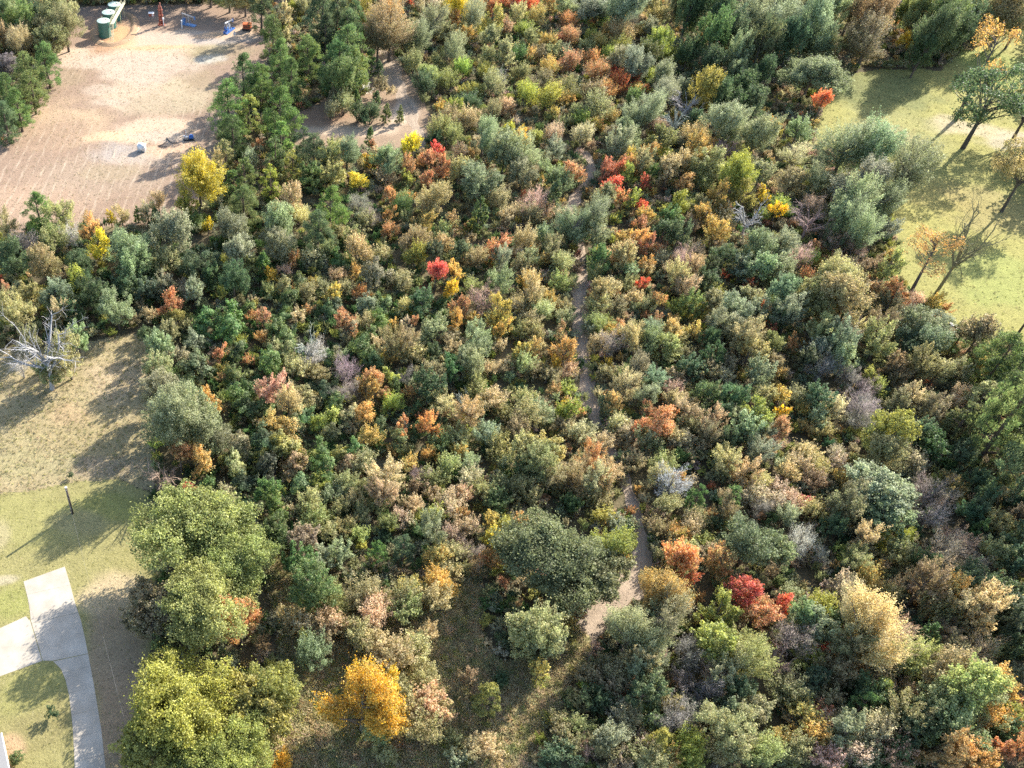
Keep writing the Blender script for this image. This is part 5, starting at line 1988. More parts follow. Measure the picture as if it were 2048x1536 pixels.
    if kind == 'P':
        along = off * .9 + np.array([0, 0, .55]) + rnd * .35; nrm = rand_dirs(g, n)
    elif kind == 'F':
        along = out * .8 + np.array([0, 0, .5]) + rnd * .55; nrm = out * .4 + rand_dirs(g, n) * .8 + np.array([0, 0, .3])
    elif kind == 'W':
        along = out * .8 + np.array([0, 0, .45]) + rnd * .55; nrm = rand_dirs(g, n)
    elif kind == 'V':
        along = rnd + np.array([0, 0, -.5]); nrm = out * .8 + off * .5 + np.array([0, 0, .3]) + rand_dirs(g, n) * .5
    else:
        along = rnd + ax[ci] * .5; nrm = off * .35 + out * .2 + np.array([0, 0, .35]) + rand_dirs(g, n) * .85
    if kind in 'SVH':
        pos[:, 2] = np.maximum(pos[:, 2], .06)
    V, Fq = leaf_cards(pos, nrm, along, np.full(n, L), np.full(n, W), g)
    ct = g.uniform(.25, .75, nc)
    tone = np.clip(ct[ci] + g.normal(0, .22, n), 0, 1)
    cm = g.uniform(0, 1, nc) * .62 + .38 * np.clip((c[:, 2] / h), 0, 1)
    mixv = np.clip(1.0 - cm[ci] + g.normal(0, .26, n), 0, 1)
    me = mesh_np(name, V, Fq, {'tone': (tone, 'FLOAT', 'FACE'), 'mixv': (mixv, 'FLOAT', 'FACE')})
    me.materials.append(MAT['leaf'])
    return me, c

def branch_tubes(segs, name, n=5):
    """tapered limbs: list of (points, radii) joined into one skeleton"""
    V = []; Fc = []; base = 0
    for pts, rad in segs:
        pts = np.asarray(pts, float); k = len(pts)
        d = np.gradient(pts, axis=0); d /= np.linalg.norm(d, axis=1)[:, None] + 1e-9
        ref = np.array([0.31, .87, .38])
        a = np.cross(d, ref); a /= np.linalg.norm(a, axis=1)[:, None] + 1e-9
        b = np.cross(d, a)
        th = np.arange(n) * 2 * math.pi / n
        ring = pts[:, None] + (a[:, None] * np.cos(th)[None, :, None] + b[:, None] * np.sin(th)[None, :, None]) * np.asarray(rad)[:, None, None]
        V.append(ring.reshape(-1, 3))
        i = base + np.arange(k - 1)[:, None] * n + np.arange(n)[None]
        j = base + np.arange(k - 1)[:, None] * n + (np.arange(n)[None] + 1) % n
        Fc.append(np.stack([i, j, j + n, i + n], -1).reshape(-1, 4))
        base += k * n
    me = mesh_np(name, np.concatenate(V), np.concatenate(Fc), smooth=True)
    me.materials.append(MAT['bark'])
    return me

def limb(g, a, b, r0, r1, k=5, bend=.12):
    a = np.array(a, float); b = np.array(b, float); t = np.linspace(0, 1, k)[:, None]
    L = np.linalg.norm(b - a)
    w = g.normal(0, bend * L, 3) * np.array([1, 1, .4])
    p = a + (b - a) * t + np.sin(t * math.pi) * w
    return p, np.linspace(r0, r1, k)

def trunk_mesh(name, g, r, h, kind, clumps):
    segs = []
    tr = {'O': .030, 'Q': .022, 'P': .022, 'C': .02, 'S': .02, 'V': .02, 'L': .016}.get(kind, .024) * h + .03
    if kind in 'SVHW' and kind != 'W':
        for _ in range(6):
            c = clumps[g.integers(len(clumps))]
            segs.append(limb(g, (g.normal(0, .06 * r), g.normal(0, .06 * r), -.1), c * .9, tr, tr * .3, 4))
        return branch_tubes(segs, name, 4)
    top = {'P': .97, 'C': .95, 'L': .85}.get(kind, .55) * h
    lean = g.normal(0, .02 * h, 2)
    axis = lambda z: np.array([lean[0] * z / h, lean[1] * z / h, z])
    segs.append((np.array([axis(z) for z in np.linspace(-.15, top, 7)]), np.linspace(tr * 1.25, tr * (.18 if kind in 'PCL' else .45), 7)))
    nl = {'O': 16, 'Q': 18, 'P': 22, 'C': 8, 'L': 22}.get(kind, 11)
    for _ in range(nl):
        c = clumps[g.integers(len(clumps))]
        z0 = np.clip(c[2] - .32 * np.hypot(c[0], c[1]) - .06 * h, .12 * h, top)
        if kind in 'QO': z0 = g.uniform(.25, .5) * h
        p, rd = limb(g, axis(z0), c, tr * (.42 if kind not in 'PCL' else .25), tr * .1, 5, .08)
        segs.append((p, rd))
        if kind in 'QO':
            for _ in range(2):
                c2 = clumps[np.argmin(np.linalg.norm(clumps - (c + rand_dirs(g, 1)[0] * r * .4), axis=1))]
                segs.append(limb(g, p[2], c2, tr * .22, tr * .06, 4, .1))
    return branch_tubes(segs, name, 6 if kind in 'OQP' else 5)

def bare_tree(name, g, r, h):
    """leafless: a trunk mesh of main limbs and a crown mesh of forking twigs"""
    main = []; twigs = []
    tr = .022 * h + .05
    main.append((np.array([[0, 0, -.15], [.02 * h, 0, .2 * h], [.01 * h, .02 * h, .42 * h]]), np.array([tr * 1.2, tr, tr * .8])))
    ends = []
    for k in range(7):
        a = k * 2.4 + g.uniform(-.4, .4); rr = r * g.uniform(.35, .75); z = h * g.uniform(.55, .85)
        p, rd = limb(g, (.01 * h, .01 * h, h * g.uniform(.25, .42)), (math.cos(a) * rr, math.sin(a) * rr, z), tr * .7, tr * .3, 5, .1)
        main.append((p, rd)); ends.append(p)
    for p in ends:
        for _ in range(9):
            s = p[g.integers(1, 5)]
            d = np.array([s[0], s[1], 0]) / (np.hypot(s[0], s[1]) + .1) * .7 + np.array([0, 0, .6]) + g.normal(0, .5, 3)
            e = s + d * r * g.uniform(.22, .45); e[2] = min(e[2], h)
            q, rd = limb(g, s, e, tr * .26, .028, 4, .12); twigs.append((q, rd))
            for _ in range(5):
                s2 = q[g.integers(1, 4)]; e2 = s2 + (d * .5 + g.normal(0, .6, 3)) * r * .18
                twigs.append(limb(g, s2, e2, .028, .014, 3, .1))
    return branch_tubes(main, name + '_limbs', 5), branch_tubes(twigs, name + '_twigs', 3)

HT = {'O': (0.58, 2.8), 'B': (1.2, 1.1), 'M': (1.35, 0.9), 'F': (1.35, 1.0), 'P': (1.35, 2.0), 'C': (1.7, 0.5), 'S': (0.88, 0.4), 'V': (0.9, 0.6), 'D': (1.1, 1.0), 'W': (1.05, 0.6), 'H': (1.1, 0.2), 'Q': (0.9, 3.0), 'L': (1.5, 4.0)}
def nominal_h(kind, r):
    a, b = HT[kind]; return a * 2 * r + b
PROTO = {}
def protos(kind, r, variants, n_clump, n_leaf, L, W, h=None):
    h = h or nominal_h(kind, r)
    for v in range(variants):
        g = np.random.default_rng(hash((ord(kind), int(r * 100), v)) % 2 ** 31)
        if kind == 'D':
            t, c = bare_tree('bare', g, r, h)
        else:
            c, cl = crown_mesh('crown_%s' % kind, g, r, h, kind, n_clump, n_leaf, L, W)
            t = trunk_mesh('trunk_%s' % kind, g, r, h, kind, cl)
        PROTO.setdefault(kind, []).append((r, h, t, c))

#      kind  r   var clumps leaves  L    W
protos('S', 1.1, 4, 34, 36, .17, .13)
protos('S', 1.8, 5, 66, 44, .185, .14)
protos('S', 2.6, 4, 110, 50, .20, .145)
protos('B', 2.1, 5, 90, 54, .20, .15)
protos('B', 3.2, 5, 170, 64, .215, .16)
protos('B', 4.8, 4, 300, 80, .235, .17)
protos('O', 3.6, 2, 230, 70, .22, .165)
protos('O', 7.0, 4, 620, 86, .25, .18)
protos('M', 1.3, 4, 44, 44, .175, .14)
protos('M', 2.1, 5, 90, 54, .20, .15)
protos('M', 4.2, 2, 280, 76, .22, .16)
protos('F', 2.1, 4, 90, 60, .26, .085)
protos('F', 3.8, 4, 210, 80, .29, .095)
protos('P', 2.2, 3, 64, 66, .32, .085)
protos('P', 4.0, 4, 130, 90, .38, .095)
protos('C', 1.2, 3, 60, 48, .21, .11)
protos('V', 1.8, 5, 76, 48, .19, .15)
protos('W', 2.2, 4, 50, 44, .55, .034)
protos('D', 2.6, 4, 0, 0, 0, 0)
protos('D', 6.0, 2, 0, 0, 0, 0, h=13.)
protos('H', .9, 1, 90, 40, .10, .08)
protos('Q', 8.5, 3, 210, 44, .34, .24, h=16.5)
protos('L', 4.6, 3, 110, 22, .28, .20, h=18.)

# ------------------------------------------------------------------ plants: one thing each
TINT = {  # base colours of the foliage, and the second tone each plant turns to
 'g': ((.095, .150, .055), (.160, .195, .075)), 'd': ((.072, .108, .055), (.115, .140, .066)),
 'o': ((.230, .235, .108), (.305, .275, .140)), 'y': ((.240, .258, .158), (.180, .205, .108)),
 'l': ((.290, .290, .080), (.190, .215, .075)), 'Y': ((.560, .410, .075), (.320, .290, .080)),
 'A': ((.440, .300, .115), (.240, .225, .095)), 'R': ((.440, .240, .125), (.290, .235, .108)),
 'X': ((.470, .140, .100), (.400, .215, .095)), 'T': ((.420, .345, .200), (.280, .255, .130)),
 'b': ((.245, .205, .118), (.185, .180, .088)), 'p': ((.400, .310, .230), (.290, .245, .150)),
 'k': ((.380, .370, .340), (.250, .235, .200)), 'v': ((.230, .200, .190), (.175, .165, .130)),
 'w': ((.600, .580, .500), (.300, .290, .170)), 'a': ((.265, .268, .098), (.185, .205, .078)),
 'q': ((.430, .385, .060), (.235, .255, .065)), 'e': ((.145, .175, .090), (.190, .210, .105)), 'Y2': ((.305, .300, .090), (.200, .215, .076)),
 'A2': ((.560, .370, .070), (.330, .290, .080)), 'p2': ((.380, .260, .140), (.240, .220, .095)), 'm': ((.370, .150, .150), (.270, .190, .125)),
}
WORD = {'g': 'green', 'd': 'dark green', 'o': 'olive', 'y': 'sage green', 'l': 'lime green', 'Y': 'yellow', 'A': 'amber', 'R': 'orange', 'X': 'red',
        'T': 'straw coloured', 'b': 'brownish', 'p': 'pinkish brown', 'k': 'grey', 'v': 'mauve grey', 'w': 'whitish', 'a': 'yellowish green', 'e': 'deep green', 'q': 'yellow green',
        'Y2': 'yellow green', 'A2': 'golden', 'p2': 'russet', 'm': 'magenta'}
NAME = {'O': ('oak_tree', 'oak', 'oak crown'), 'Q': ('oak_tree', 'oak', 'spreading oak'), 'B': ('broadleaf_tree', 'leafy tree', 'leafy tree'), 'M': ('autumn_tree', 'autumn tree', 'autumn tree'),
        'F': ('feathery_tree', 'feathery tree', 'feathery tree'), 'P': ('pine_tree', 'pine', 'pine'), 'C': ('cedar_tree', 'cedar', 'pointed cedar'),
        'V': ('vine_thicket', 'vine thicket', 'vine mound'), 'D': ('bare_tree', 'bare tree', 'leafless tree'), 'W': ('twiggy_tree', 'bare tree', 'half-bare tree'),
        'H': ('clipped_bush', 'bush', 'clipped bush'), 'L': ('open_tree', 'tree', 'open-crowned tree'), 'S': ('shrub', 'shrub', 'shrub'), 's': ('sapling', 'sapling', 'sapling')}
GROUP = {'O': 'oaks', 'Q': 'oaks', 'B': 'leafy trees of the wood', 'M': 'trees in autumn colour', 'F': 'feathery trees of the wood', 'P': 'pines', 'C': 'young cedars and pines',
         'V': 'vine-covered mounds', 'D': 'leafless trees', 'W': 'half-bare trees', 'L': 'open-crowned trees by the meadow', 'S': 'shrubs of the thicket', 's': 'saplings in autumn colour'}
AUTUMN = {'A', 'R', 'X', 'Y', 'l', 'p', 'm', 'A2', 'p2'}

plants = []
for row in PLANTS.split('\n'):
    t = row.split()
    if len(t) < 6: continue
    plants.append(dict(x=float(t[0]), y=float(t[1]), r=float(t[2]), h=float(t[3]), k=t[4], c=t[5], mark=int(t[6]) if len(t) > 6 else None))
small = []
for p in plants:
    p['n'] = 's' if p['k'] == 'S' and p['c'] in AUTUMN else p['k']
shrubs = sorted((p for p in plants if p['n'] == 'S' and p['mark'] is None), key=lambda p: p['r'] / math.hypot(p['y'], CAM_H))
for p in shrubs[:max(0, len(shrubs) - 290)]:
    p['skip'] = True; small.append(p)

# what sets each plant apart: colour, size and where it stands by a landmark one can find
def say_where(p):
    best = None
    for i, (mx, my, phrase) in enumerate(MARKS):
        if p['mark'] == i: continue
        dx, dy = p['x'] - mx, (p['y'] - my) * .62
        d = math.hypot(dx, dy)
        if best is None or d < best[0]: best = (d, dx, dy, phrase)
    d, dx, dy, phrase = best
    a = math.degrees(math.atan2(dy, dx)) % 360
    rel = ['right of', 'above-right of', 'above', 'above-left of', 'left of', 'below-left of', 'below', 'below-right of'][int((a + 22.5) // 45) % 8]
    return d, rel, phrase
ORD = ['', 'second ', 'third ', 'fourth ', 'fifth ', 'sixth ', 'seventh ', 'eighth ', 'ninth ', 'tenth ']
labels = {}
for i, p in enumerate(plants):
    if p.get('skip'): continue
    d, rel, phrase = say_where(p)
    size = 'small ' if p['r'] < (1.1 if p['k'] in 'SM' else 1.9) else ('large ' if p['r'] > (2.2 if p['k'] in 'SV' else 3.6) else '')
    key = (size + WORD[p['c']] + ' ' + NAME[p['n']][2], rel, phrase)
    labels.setdefault(key, []).append((d, i))
for (what, rel, phrase), lst in labels.items():
    lst.sort()
    for k, (d, i) in enumerate(lst):
        p = plants[i]
        p['label'] = '%s%s %s %s' % (ORD[min(k, 9)], what, rel, phrase)
for i, (mx, my, phrase) in enumerate(MARKS):
    for p in plants:
        if p['mark'] == i:
            w = phrase[4:]
            p['label'] = w if len(w.split()) > 3 else w + ' standing in the wood'

def pick(kind, r, h, g):
    """prototype of the nearest size, any of its variants"""
    rs = sorted({q[0] for q in PROTO[kind]}, key=lambda a: abs(math.log(a / r)))
    c = [q for q in PROTO[kind] if q[0] == rs[0]]
    return c[int(g.integers(len(c)))]

def tint(c, g):
    a, b = TINT[c]
    v = g.uniform(.85, 1.18); w = g.normal(0, .06, 3)
    f = lambda q: [float(np.clip(q[k] * v * (1 + w[k]), .01, .8)) for k in range(3)]
    return f(a), f(b)

BARK = {'P': (.14, .095, .07), 'D': (.36, .34, .31), 'W': (.22, .18, .16), 'L': (.12, .10, .085), 'Q': (.10, .085, .07)}
gp = np.random.default_rng(77)
for p in plants:
    if p.get('skip'): continue
    k = p['k']
    r0, h0, tm, cm = pick(k, p['r'], p['h'], gp)
    nm, cat, _w = NAME[p['n']]
    root = link(nm, None, loc=(p['x'], p['y'], 0), rz=float(gp.uniform(0, 6.283)))
    root.empty_display_size = .3
    tag(root, p['label'], cat, GROUP.get(p['n']))
    sx = p['r'] / r0
    sc = (sx * gp.uniform(.9, 1.1), sx * gp.uniform(.9, 1.1), p['h'] / h0 * gp.uniform(.86, 1.22) if k in 'SBFMV' else p['h'] / h0)
    t = link('trunk' if k not in 'SVH' else 'stem', tm, parent=root, scale=sc)
    bc = BARK.get(k, (.15, .12, .095)); t.color = (*bc, 1)
    cr = link('crown', cm, parent=root, scale=sc)
    a, b = tint(p['c'], gp)
    if k == 'H': a, b = [.17, .20, .085], [.14, .18, .075]
    cr.color = (*a, 1); cr['second_tint'] = b
    if k == 'D':
        cr.color = (*[min(.6, q * 1.15) for q in a], 1); t.color = (*a, 1)

# ------------------------------------------------------------------ uncountable growth: undergrowth, dry grass, woods out of frame
def occupied(x, y):
    bad = np.zeros(len(x), bool)
    for z in ('clearing', 'trail', 'lawn', 'field', 'meadow'):
        bad |= in_poly(x, y, ZONES[z])
    for nm, pts in TRACKS:
        P = np.array(pts)
        for a, b in zip(P[:-1], P[1:]):
            ab = b[:2] - a[:2]; L2 = (ab ** 2).sum()
            t = np.clip(((x - a[0]) * ab[0] + (y - a[1]) * ab[1]) / L2, 0, 1)
            d = np.hypot(x - a[0] - t * ab[0], y - a[1] - t * ab[1])
            bad |= d < (a[2] + (b[2] - a[2]) * t) * .8
    return bad

def cover_mesh(name, label, x, y, rad, hgt, n_leaf, cols, L, W, g, spike=False, sprig=False):
    n = len(x)
    ci = np.repeat(np.arange(n), n_leaf); m = len(ci)
    d = rand_dirs(g, m); d[:, 2] = np.abs(d[:, 2])
    rr = g.uniform(.3, 1, m) ** .5
    pos = np.stack([x[ci] + d[:, 0] * rr * rad[ci], y[ci] + d[:, 1] * rr * rad[ci], .03 + d[:, 2] * rr * hgt[ci]], 1)
    if sprig:
        sh = g.integers(0, 6, m); ang = (ci * 2.399 + sh * 1.047); rr2 = (.25 + .75 * ((sh * 37 + ci * 13) % 10) / 10) * rad[ci] * .8
        tt = g.uniform(0, 1, m) ** .8
        lean = .35 * tt * rad[ci]; hs_ = hgt[ci] * (.55 + .45 * ((sh * 53 + ci * 7) % 10) / 10)
        wd = .22 * (1.15 - tt) * rad[ci] + .05
        pos = np.stack([x[ci] + np.cos(ang) * (rr2 + lean) + g.normal(0, 1, m) * wd, y[ci] + np.sin(ang) * (rr2 + lean) + g.normal(0, 1, m) * wd, .05 + tt * hs_], 1)
        along = rand_dirs(g, m) + np.array([0, 0, .6]); nrm = rand_dirs(g, m) + np.array([0, 0, .35])
    elif spike:
        along = np.stack([d[:, 0] * .5, d[:, 1] * .5, np.ones(m)], 1); nrm = rand_dirs(g, m)
        pos[:, 2] = hgt[ci] * .45 * g.uniform(.6, 1, m)
    else:
        along = rand_dirs(g, m); nrm = d * .6 + rand_dirs(g, m) * .6 + np.array([0, 0, .4])
    V, Fq = leaf_cards(pos, nrm, along, np.full(m, L) if np.isscalar(L) else L[ci], np.full(m, W), g)
    c = cols[ci] * np.clip(g.normal(1, .22, (m, 1)), .4, 1.7)
    c = np.concatenate([np.clip(c, .01, .8), np.ones((m, 1))], 1)
    o = link(name, mesh_np(name, V, Fq, {'col': (c, 'FLOAT_COLOR', 'FACE')}), MAT['cover'])
    return tag(o, label, None, None, 'stuff')

def brush_material(name='brush_leaf'):
    m, nt, out = new_mat(name)
    c = N(nt, 'ShaderNodeAttribute', attribute_type='INSTANCER', attribute_name='col')
    tone = N(nt, 'ShaderNodeAttribute', attribute_type='GEOMETRY', attribute_name='tone')
    hsv = N(nt, 'ShaderNodeHueSaturation')
    nt.links.new(c.outputs['Color'], hsv.inputs['Color'])
    nt.links.new(mathn(nt, 'ADD', mathn(nt, 'MULTIPLY', tone.outputs['Fac'], 1.7), .55), hsv.inputs['Value'])
    d = N(nt, 'ShaderNodeBsdfDiffuse'); tr = N(nt, 'ShaderNodeBsdfTranslucent')
    nt.links.new(hsv.outputs[0], d.inputs['Color']); nt.links.new(hsv.outputs[0], tr.inputs['Color'])
    mx = N(nt, 'ShaderNodeMixShader'); mx.inputs[0].default_value = .42
    nt.links.new(d.outputs[0], mx.inputs[1]); nt.links.new(tr.outputs[0], mx.inputs[2])
    nt.links.new(mx.outputs[0], out.inputs['Surface'])
    return m

def brush_cover(name, label, x, y, sxy, sz, cols, meshes, g):
    """uncountable growth: alike clumps set on scattered points by geometry nodes, one object"""
    n = len(x)
    me = bpy.data.meshes.new(name)
    me.vertices.add(n); me.vertices.foreach_set('co', np.stack([x, y, np.zeros(n)], 1).astype(np.float32).ravel())
    def put(an, typ, vals):
        a = me.attributes.new(an, typ, 'POINT'); a.data.foreach_set({'FLOAT_COLOR': 'color', 'FLOAT_VECTOR': 'vector', 'INT': 'value', 'FLOAT': 'value'}[typ], np.ascontiguousarray(vals).ravel())
    put('col', 'FLOAT_COLOR', np.concatenate([np.clip(cols, .01, .8), np.ones((n, 1))], 1).astype(np.float32))
    put('sc', 'FLOAT_VECTOR', np.stack([sxy, sxy, sz], 1).astype(np.float32))
    put('turn', 'FLOAT_VECTOR', np.stack([g.normal(0, .12, n), g.normal(0, .12, n), g.uniform(0, 6.28, n)], 1).astype(np.float32))
    put('pick', 'INT', g.integers(0, len(meshes), n).astype(np.int32))
    ob = link(name, me); tag(ob, label, None, None, 'stuff')
    ng = bpy.data.node_groups.new(name, 'GeometryNodeTree')
    ng.interface.new_socket('Geometry', in_out='INPUT', socket_type='NodeSocketGeometry')
    ng.interface.new_socket('Geometry', in_out='OUTPUT', socket_type='NodeSocketGeometry')
    gi = ng.nodes.new('NodeGroupInput'); go = ng.nodes.new('NodeGroupOutput')
    m2p = ng.nodes.new('GeometryNodeMeshToPoints'); ng.links.new(gi.outputs[0], m2p.inputs[0])
    join = ng.nodes.new('GeometryNodeJoinGeometry')
    def attr(an, typ):
        q = ng.nodes.new('GeometryNodeInputNamedAttribute'); q.data_type = typ; q.inputs[0].default_value = an; return q.outputs[0]
    for i, mm in enumerate(meshes):
        src = bpy.data.objects.new(name + '_clump', mm)      # data source only, never linked into the scene
        oi = ng.nodes.new('GeometryNodeObjectInfo'); oi.inputs['Object'].default_value = src; oi.inputs['As Instance'].default_value = False
        cmp = ng.nodes.new('FunctionNodeCompare'); cmp.data_type = 'INT'; cmp.operation = 'EQUAL'
        ng.links.new(attr('pick', 'INT'), cmp.inputs[2]); cmp.inputs[3].default_value = i
        iop = ng.nodes.new('GeometryNodeInstanceOnPoints')
        ng.links.new(m2p.outputs[0], iop.inputs['Points']); ng.links.new(oi.outputs['Geometry'], iop.inputs['Instance'])
        ng.links.new(cmp.outputs[0], iop.inputs['Selection'])
        e2r = ng.nodes.new('FunctionNodeEulerToRotation'); ng.links.new(attr('turn', 'FLOAT_VECTOR'), e2r.inputs[0])
        ng.links.new(e2r.outputs[0], iop.inputs['Rotation']); ng.links.new(attr('sc', 'FLOAT_VECTOR'), iop.inputs['Scale'])
        ng.links.new(iop.outputs[0], join.inputs[0])
    ng.links.new(join.outputs[0], go.inputs[0])
    md = ob.modifiers.new('scatter', 'NODES'); md.node_group = ng
    return ob

BRUSH = brush_material()
def recoated(me):
    c = me.copy(); c.materials.clear(); c.materials.append(BRUSH); return c

def palette(g, n, names, w):
    idx = g.choice(len(names), n, p=np.array(w) / sum(w))
    base = np.array([TINT[q][0] for q in names])
    return base[idx] * g.uniform(.75, 1.25, (n, 1)) * (1 + g.normal(0, .06, (n, 3)))

gu = np.random.default_rng(5)
# undergrowth between the trees
bx = gu.uniform(-75, 215, 60000); by = gu.uniform(47, 300, 60000)
ppx = bx / (by * math.cos(R(44.65)) + CAM_H * math.sin(R(44.65)))
ok = (ppx > -.34) & (ppx < .80) & ~occupied(bx, by) & ~in_poly(bx, by, ZONES['grass'])
bx, by = bx[ok][:19000], by[ok][:19000]
nb = len(bx)
cov = palette(gu, nb, ['o', 'b', 'T', 'y', 'd', 'g', 'l', 'A', 'R', 'p'], [26, 6, 20, 17, 4, 6, 9, 4, 1.2, 6])
cov2 = palette(gu, nb, ['o', 'y', 'g', 'l', 'T', 'd'], [26, 20, 26, 13, 7, 9])
grn = (gu.uniform(0, 1, nb) < np.clip((46 - bx) / 22, 0, 1) * np.clip((by - 62) / 18, 0, 1) * np.clip((178 - by) / 25, 0, 1))[:, None]
cov = np.where(grn, cov2, cov)
SB = [recoated(q[3]) for q in PROTO['S'] if q[0] < 1.5]
brush_cover('undergrowth', 'low tangled undergrowth covering the ground between the trees', bx, by, gu.uniform(.45, 1.05, nb), gu.uniform(.35, .95, nb), cov, SB, gu)
if small:
    sx_ = np.array([p['x'] for p in small]); sy_ = np.array([p['y'] for p in small]); sr_ = np.array([p['r'] for p in small])
    sc_ = np.array([TINT[p['c']][0] for p in small])
    brush_cover('low_shrubbery', 'scattered low shrubs too small to tell apart in the thicket', sx_, sy_, sr_ / 1.1, sr_ / 1.1, sc_, SB, gu)

def scatter(zone, n, g):
    P = ZONES[zone]; xs = [p[0] for p in P]; ys = [p[1] for p in P]
    x = g.uniform(max(min(xs), -60), min(max(xs), 215), n); y = g.uniform(min(ys), max(ys), n)
    k = in_poly(x, y, P); return x[k], y[k]
def tufts(name, label, zone, n, names, w, hgt, L, per, keep=None):
    x, y = scatter(zone, n, gu)
    if keep is not None:
        k = keep(x, y); x, y = x[k], y[k]
    cover_mesh(name, label, x, y, gu.uniform(.12, .35, len(x)), gu.uniform(hgt[0], hgt[1], len(x)), per, palette(gu, len(x), names, w), L, .05, gu, spike=True)
away = lambda x, y: ~(in_poly(x, y, ZONES['driveway_pad']) | in_poly(x, y, ZONES['driveway_lane']) | in_poly(x, y, ZONES['driveway_wing']))
def tuft_mesh(seed):
    g = np.random.default_rng(seed); m = 46
    a = g.uniform(0, 6.28, m); rr = g.uniform(0, .45, m) ** .8
    along = np.stack([np.cos(a) * .45, np.sin(a) * .45, np.ones(m)], 1) + g.normal(0, .2, (m, 3))
    pos = np.stack([np.cos(a) * rr, np.sin(a) * rr, g.uniform(.2, .4, m)], 1)
    V, Fq = leaf_cards(pos, rand_dirs(g, m), along, np.full(m, .75), np.full(m, .07), g)
    me = mesh_np('tuft', V, Fq, {'tone': (np.clip(g.normal(.5, .22, m), 0, 1), 'FLOAT', 'FACE')}); me.materials.append(BRUSH); return me
TUFT = [tuft_mesh(k) for k in range(4)]
gx_, gy_ = scatter('grass', 17000, gu)
brush_cover('dry_grass', 'tall dry straw grass in the open ground below the thicket', gx_, gy_, gu.uniform(.7, 1.5, len(gx_)), gu.uniform(.5, 1.4, len(gx_)), palette(gu, len(gx_), ['T', 'o', 'b', 'l'], [8, 3, 1, 1]), TUFT, gu)
tufts('field_grass', 'rough tufted grass of the brown field', 'field', 5200, ['T', 'o', 'l', 'p'], [5, 4, 2, 1], (.15, .4), .32, 6)
tufts('meadow_grass', 'tufts in the mown green meadow', 'meadow', 9000, ['l', 'o', 'y', 'T'], [4, 4, 2, 2], (.12, .35), .32, 6)
tufts('lawn_grass', 'short lawn blades beside the driveway', 'lawn', 3000, ['l', 'o', 'T'], [4, 3, 1], (.05, .12), .12, 6, away)
tufts('clearing_weeds', 'thin dry weeds on the mown clearing', 'clearing', 6000, ['T', 'p', 'o'], [5, 2, 2], (.1, .25), .25, 5, lambda x, y: y < 236)

# woods beyond the frame, read as one mass: they cast the shade that falls into view
def woodland(spots, g):
    Vs, Fs, T, M_ = [], [], [], []; base = 0
    for (x, y, r, h) in spots:
        q = [z for z in PROTO['B'] if z[0] > 4][int(g.integers(3))]
        me = q[3]; n = len(me.vertices)
        co = np.empty(n * 3, np.float32); me.vertices.foreach_get('co', co); co = co.reshape(-1, 3)
        f = np.arange(n).reshape(-1, 4)
        sel = g.uniform(0, 1, len(f)) < .07
        f = f[sel]; co = co[f.ravel()].reshape(-1, 4, 3)
        cc = co.mean(1, keepdims=True); co = (cc + (co - cc) * 3.3).reshape(-1, 3)
        a = g.uniform(0, 6.28); ca, sa = math.cos(a), math.sin(a)
        s = r / q[0]
        P = np.stack([x + (co[:, 0] * ca - co[:, 1] * sa) * s, y + (co[:, 0] * sa + co[:, 1] * ca) * s, co[:, 2] * h / q[1]], 1)
        Vs.append(P); Fs.append(np.arange(len(P)).reshape(-1, 4) + base); base += len(P)
        T.append(np.clip(g.normal(.5, .2, len(P) // 4), 0, 1)); M_.append(np.clip(g.normal(.5, .2, len(P) // 4), 0, 1))
    o = link('woodland', mesh_np('woodland', np.concatenate(Vs), np.concatenate(Fs), {'tone': (np.concatenate(T), 'FLOAT', 'FACE'), 'mixv': (np.concatenate(M_), 'FLOAT', 'FACE')}), MAT['leaf'])
    o.color = (.09, .11, .05, 1); o['second_tint'] = [.13, .12, .055]
    tag(o, 'wood running on beyond the trees at the top', None, None, 'stuff')
gw = np.random.default_rng(9)
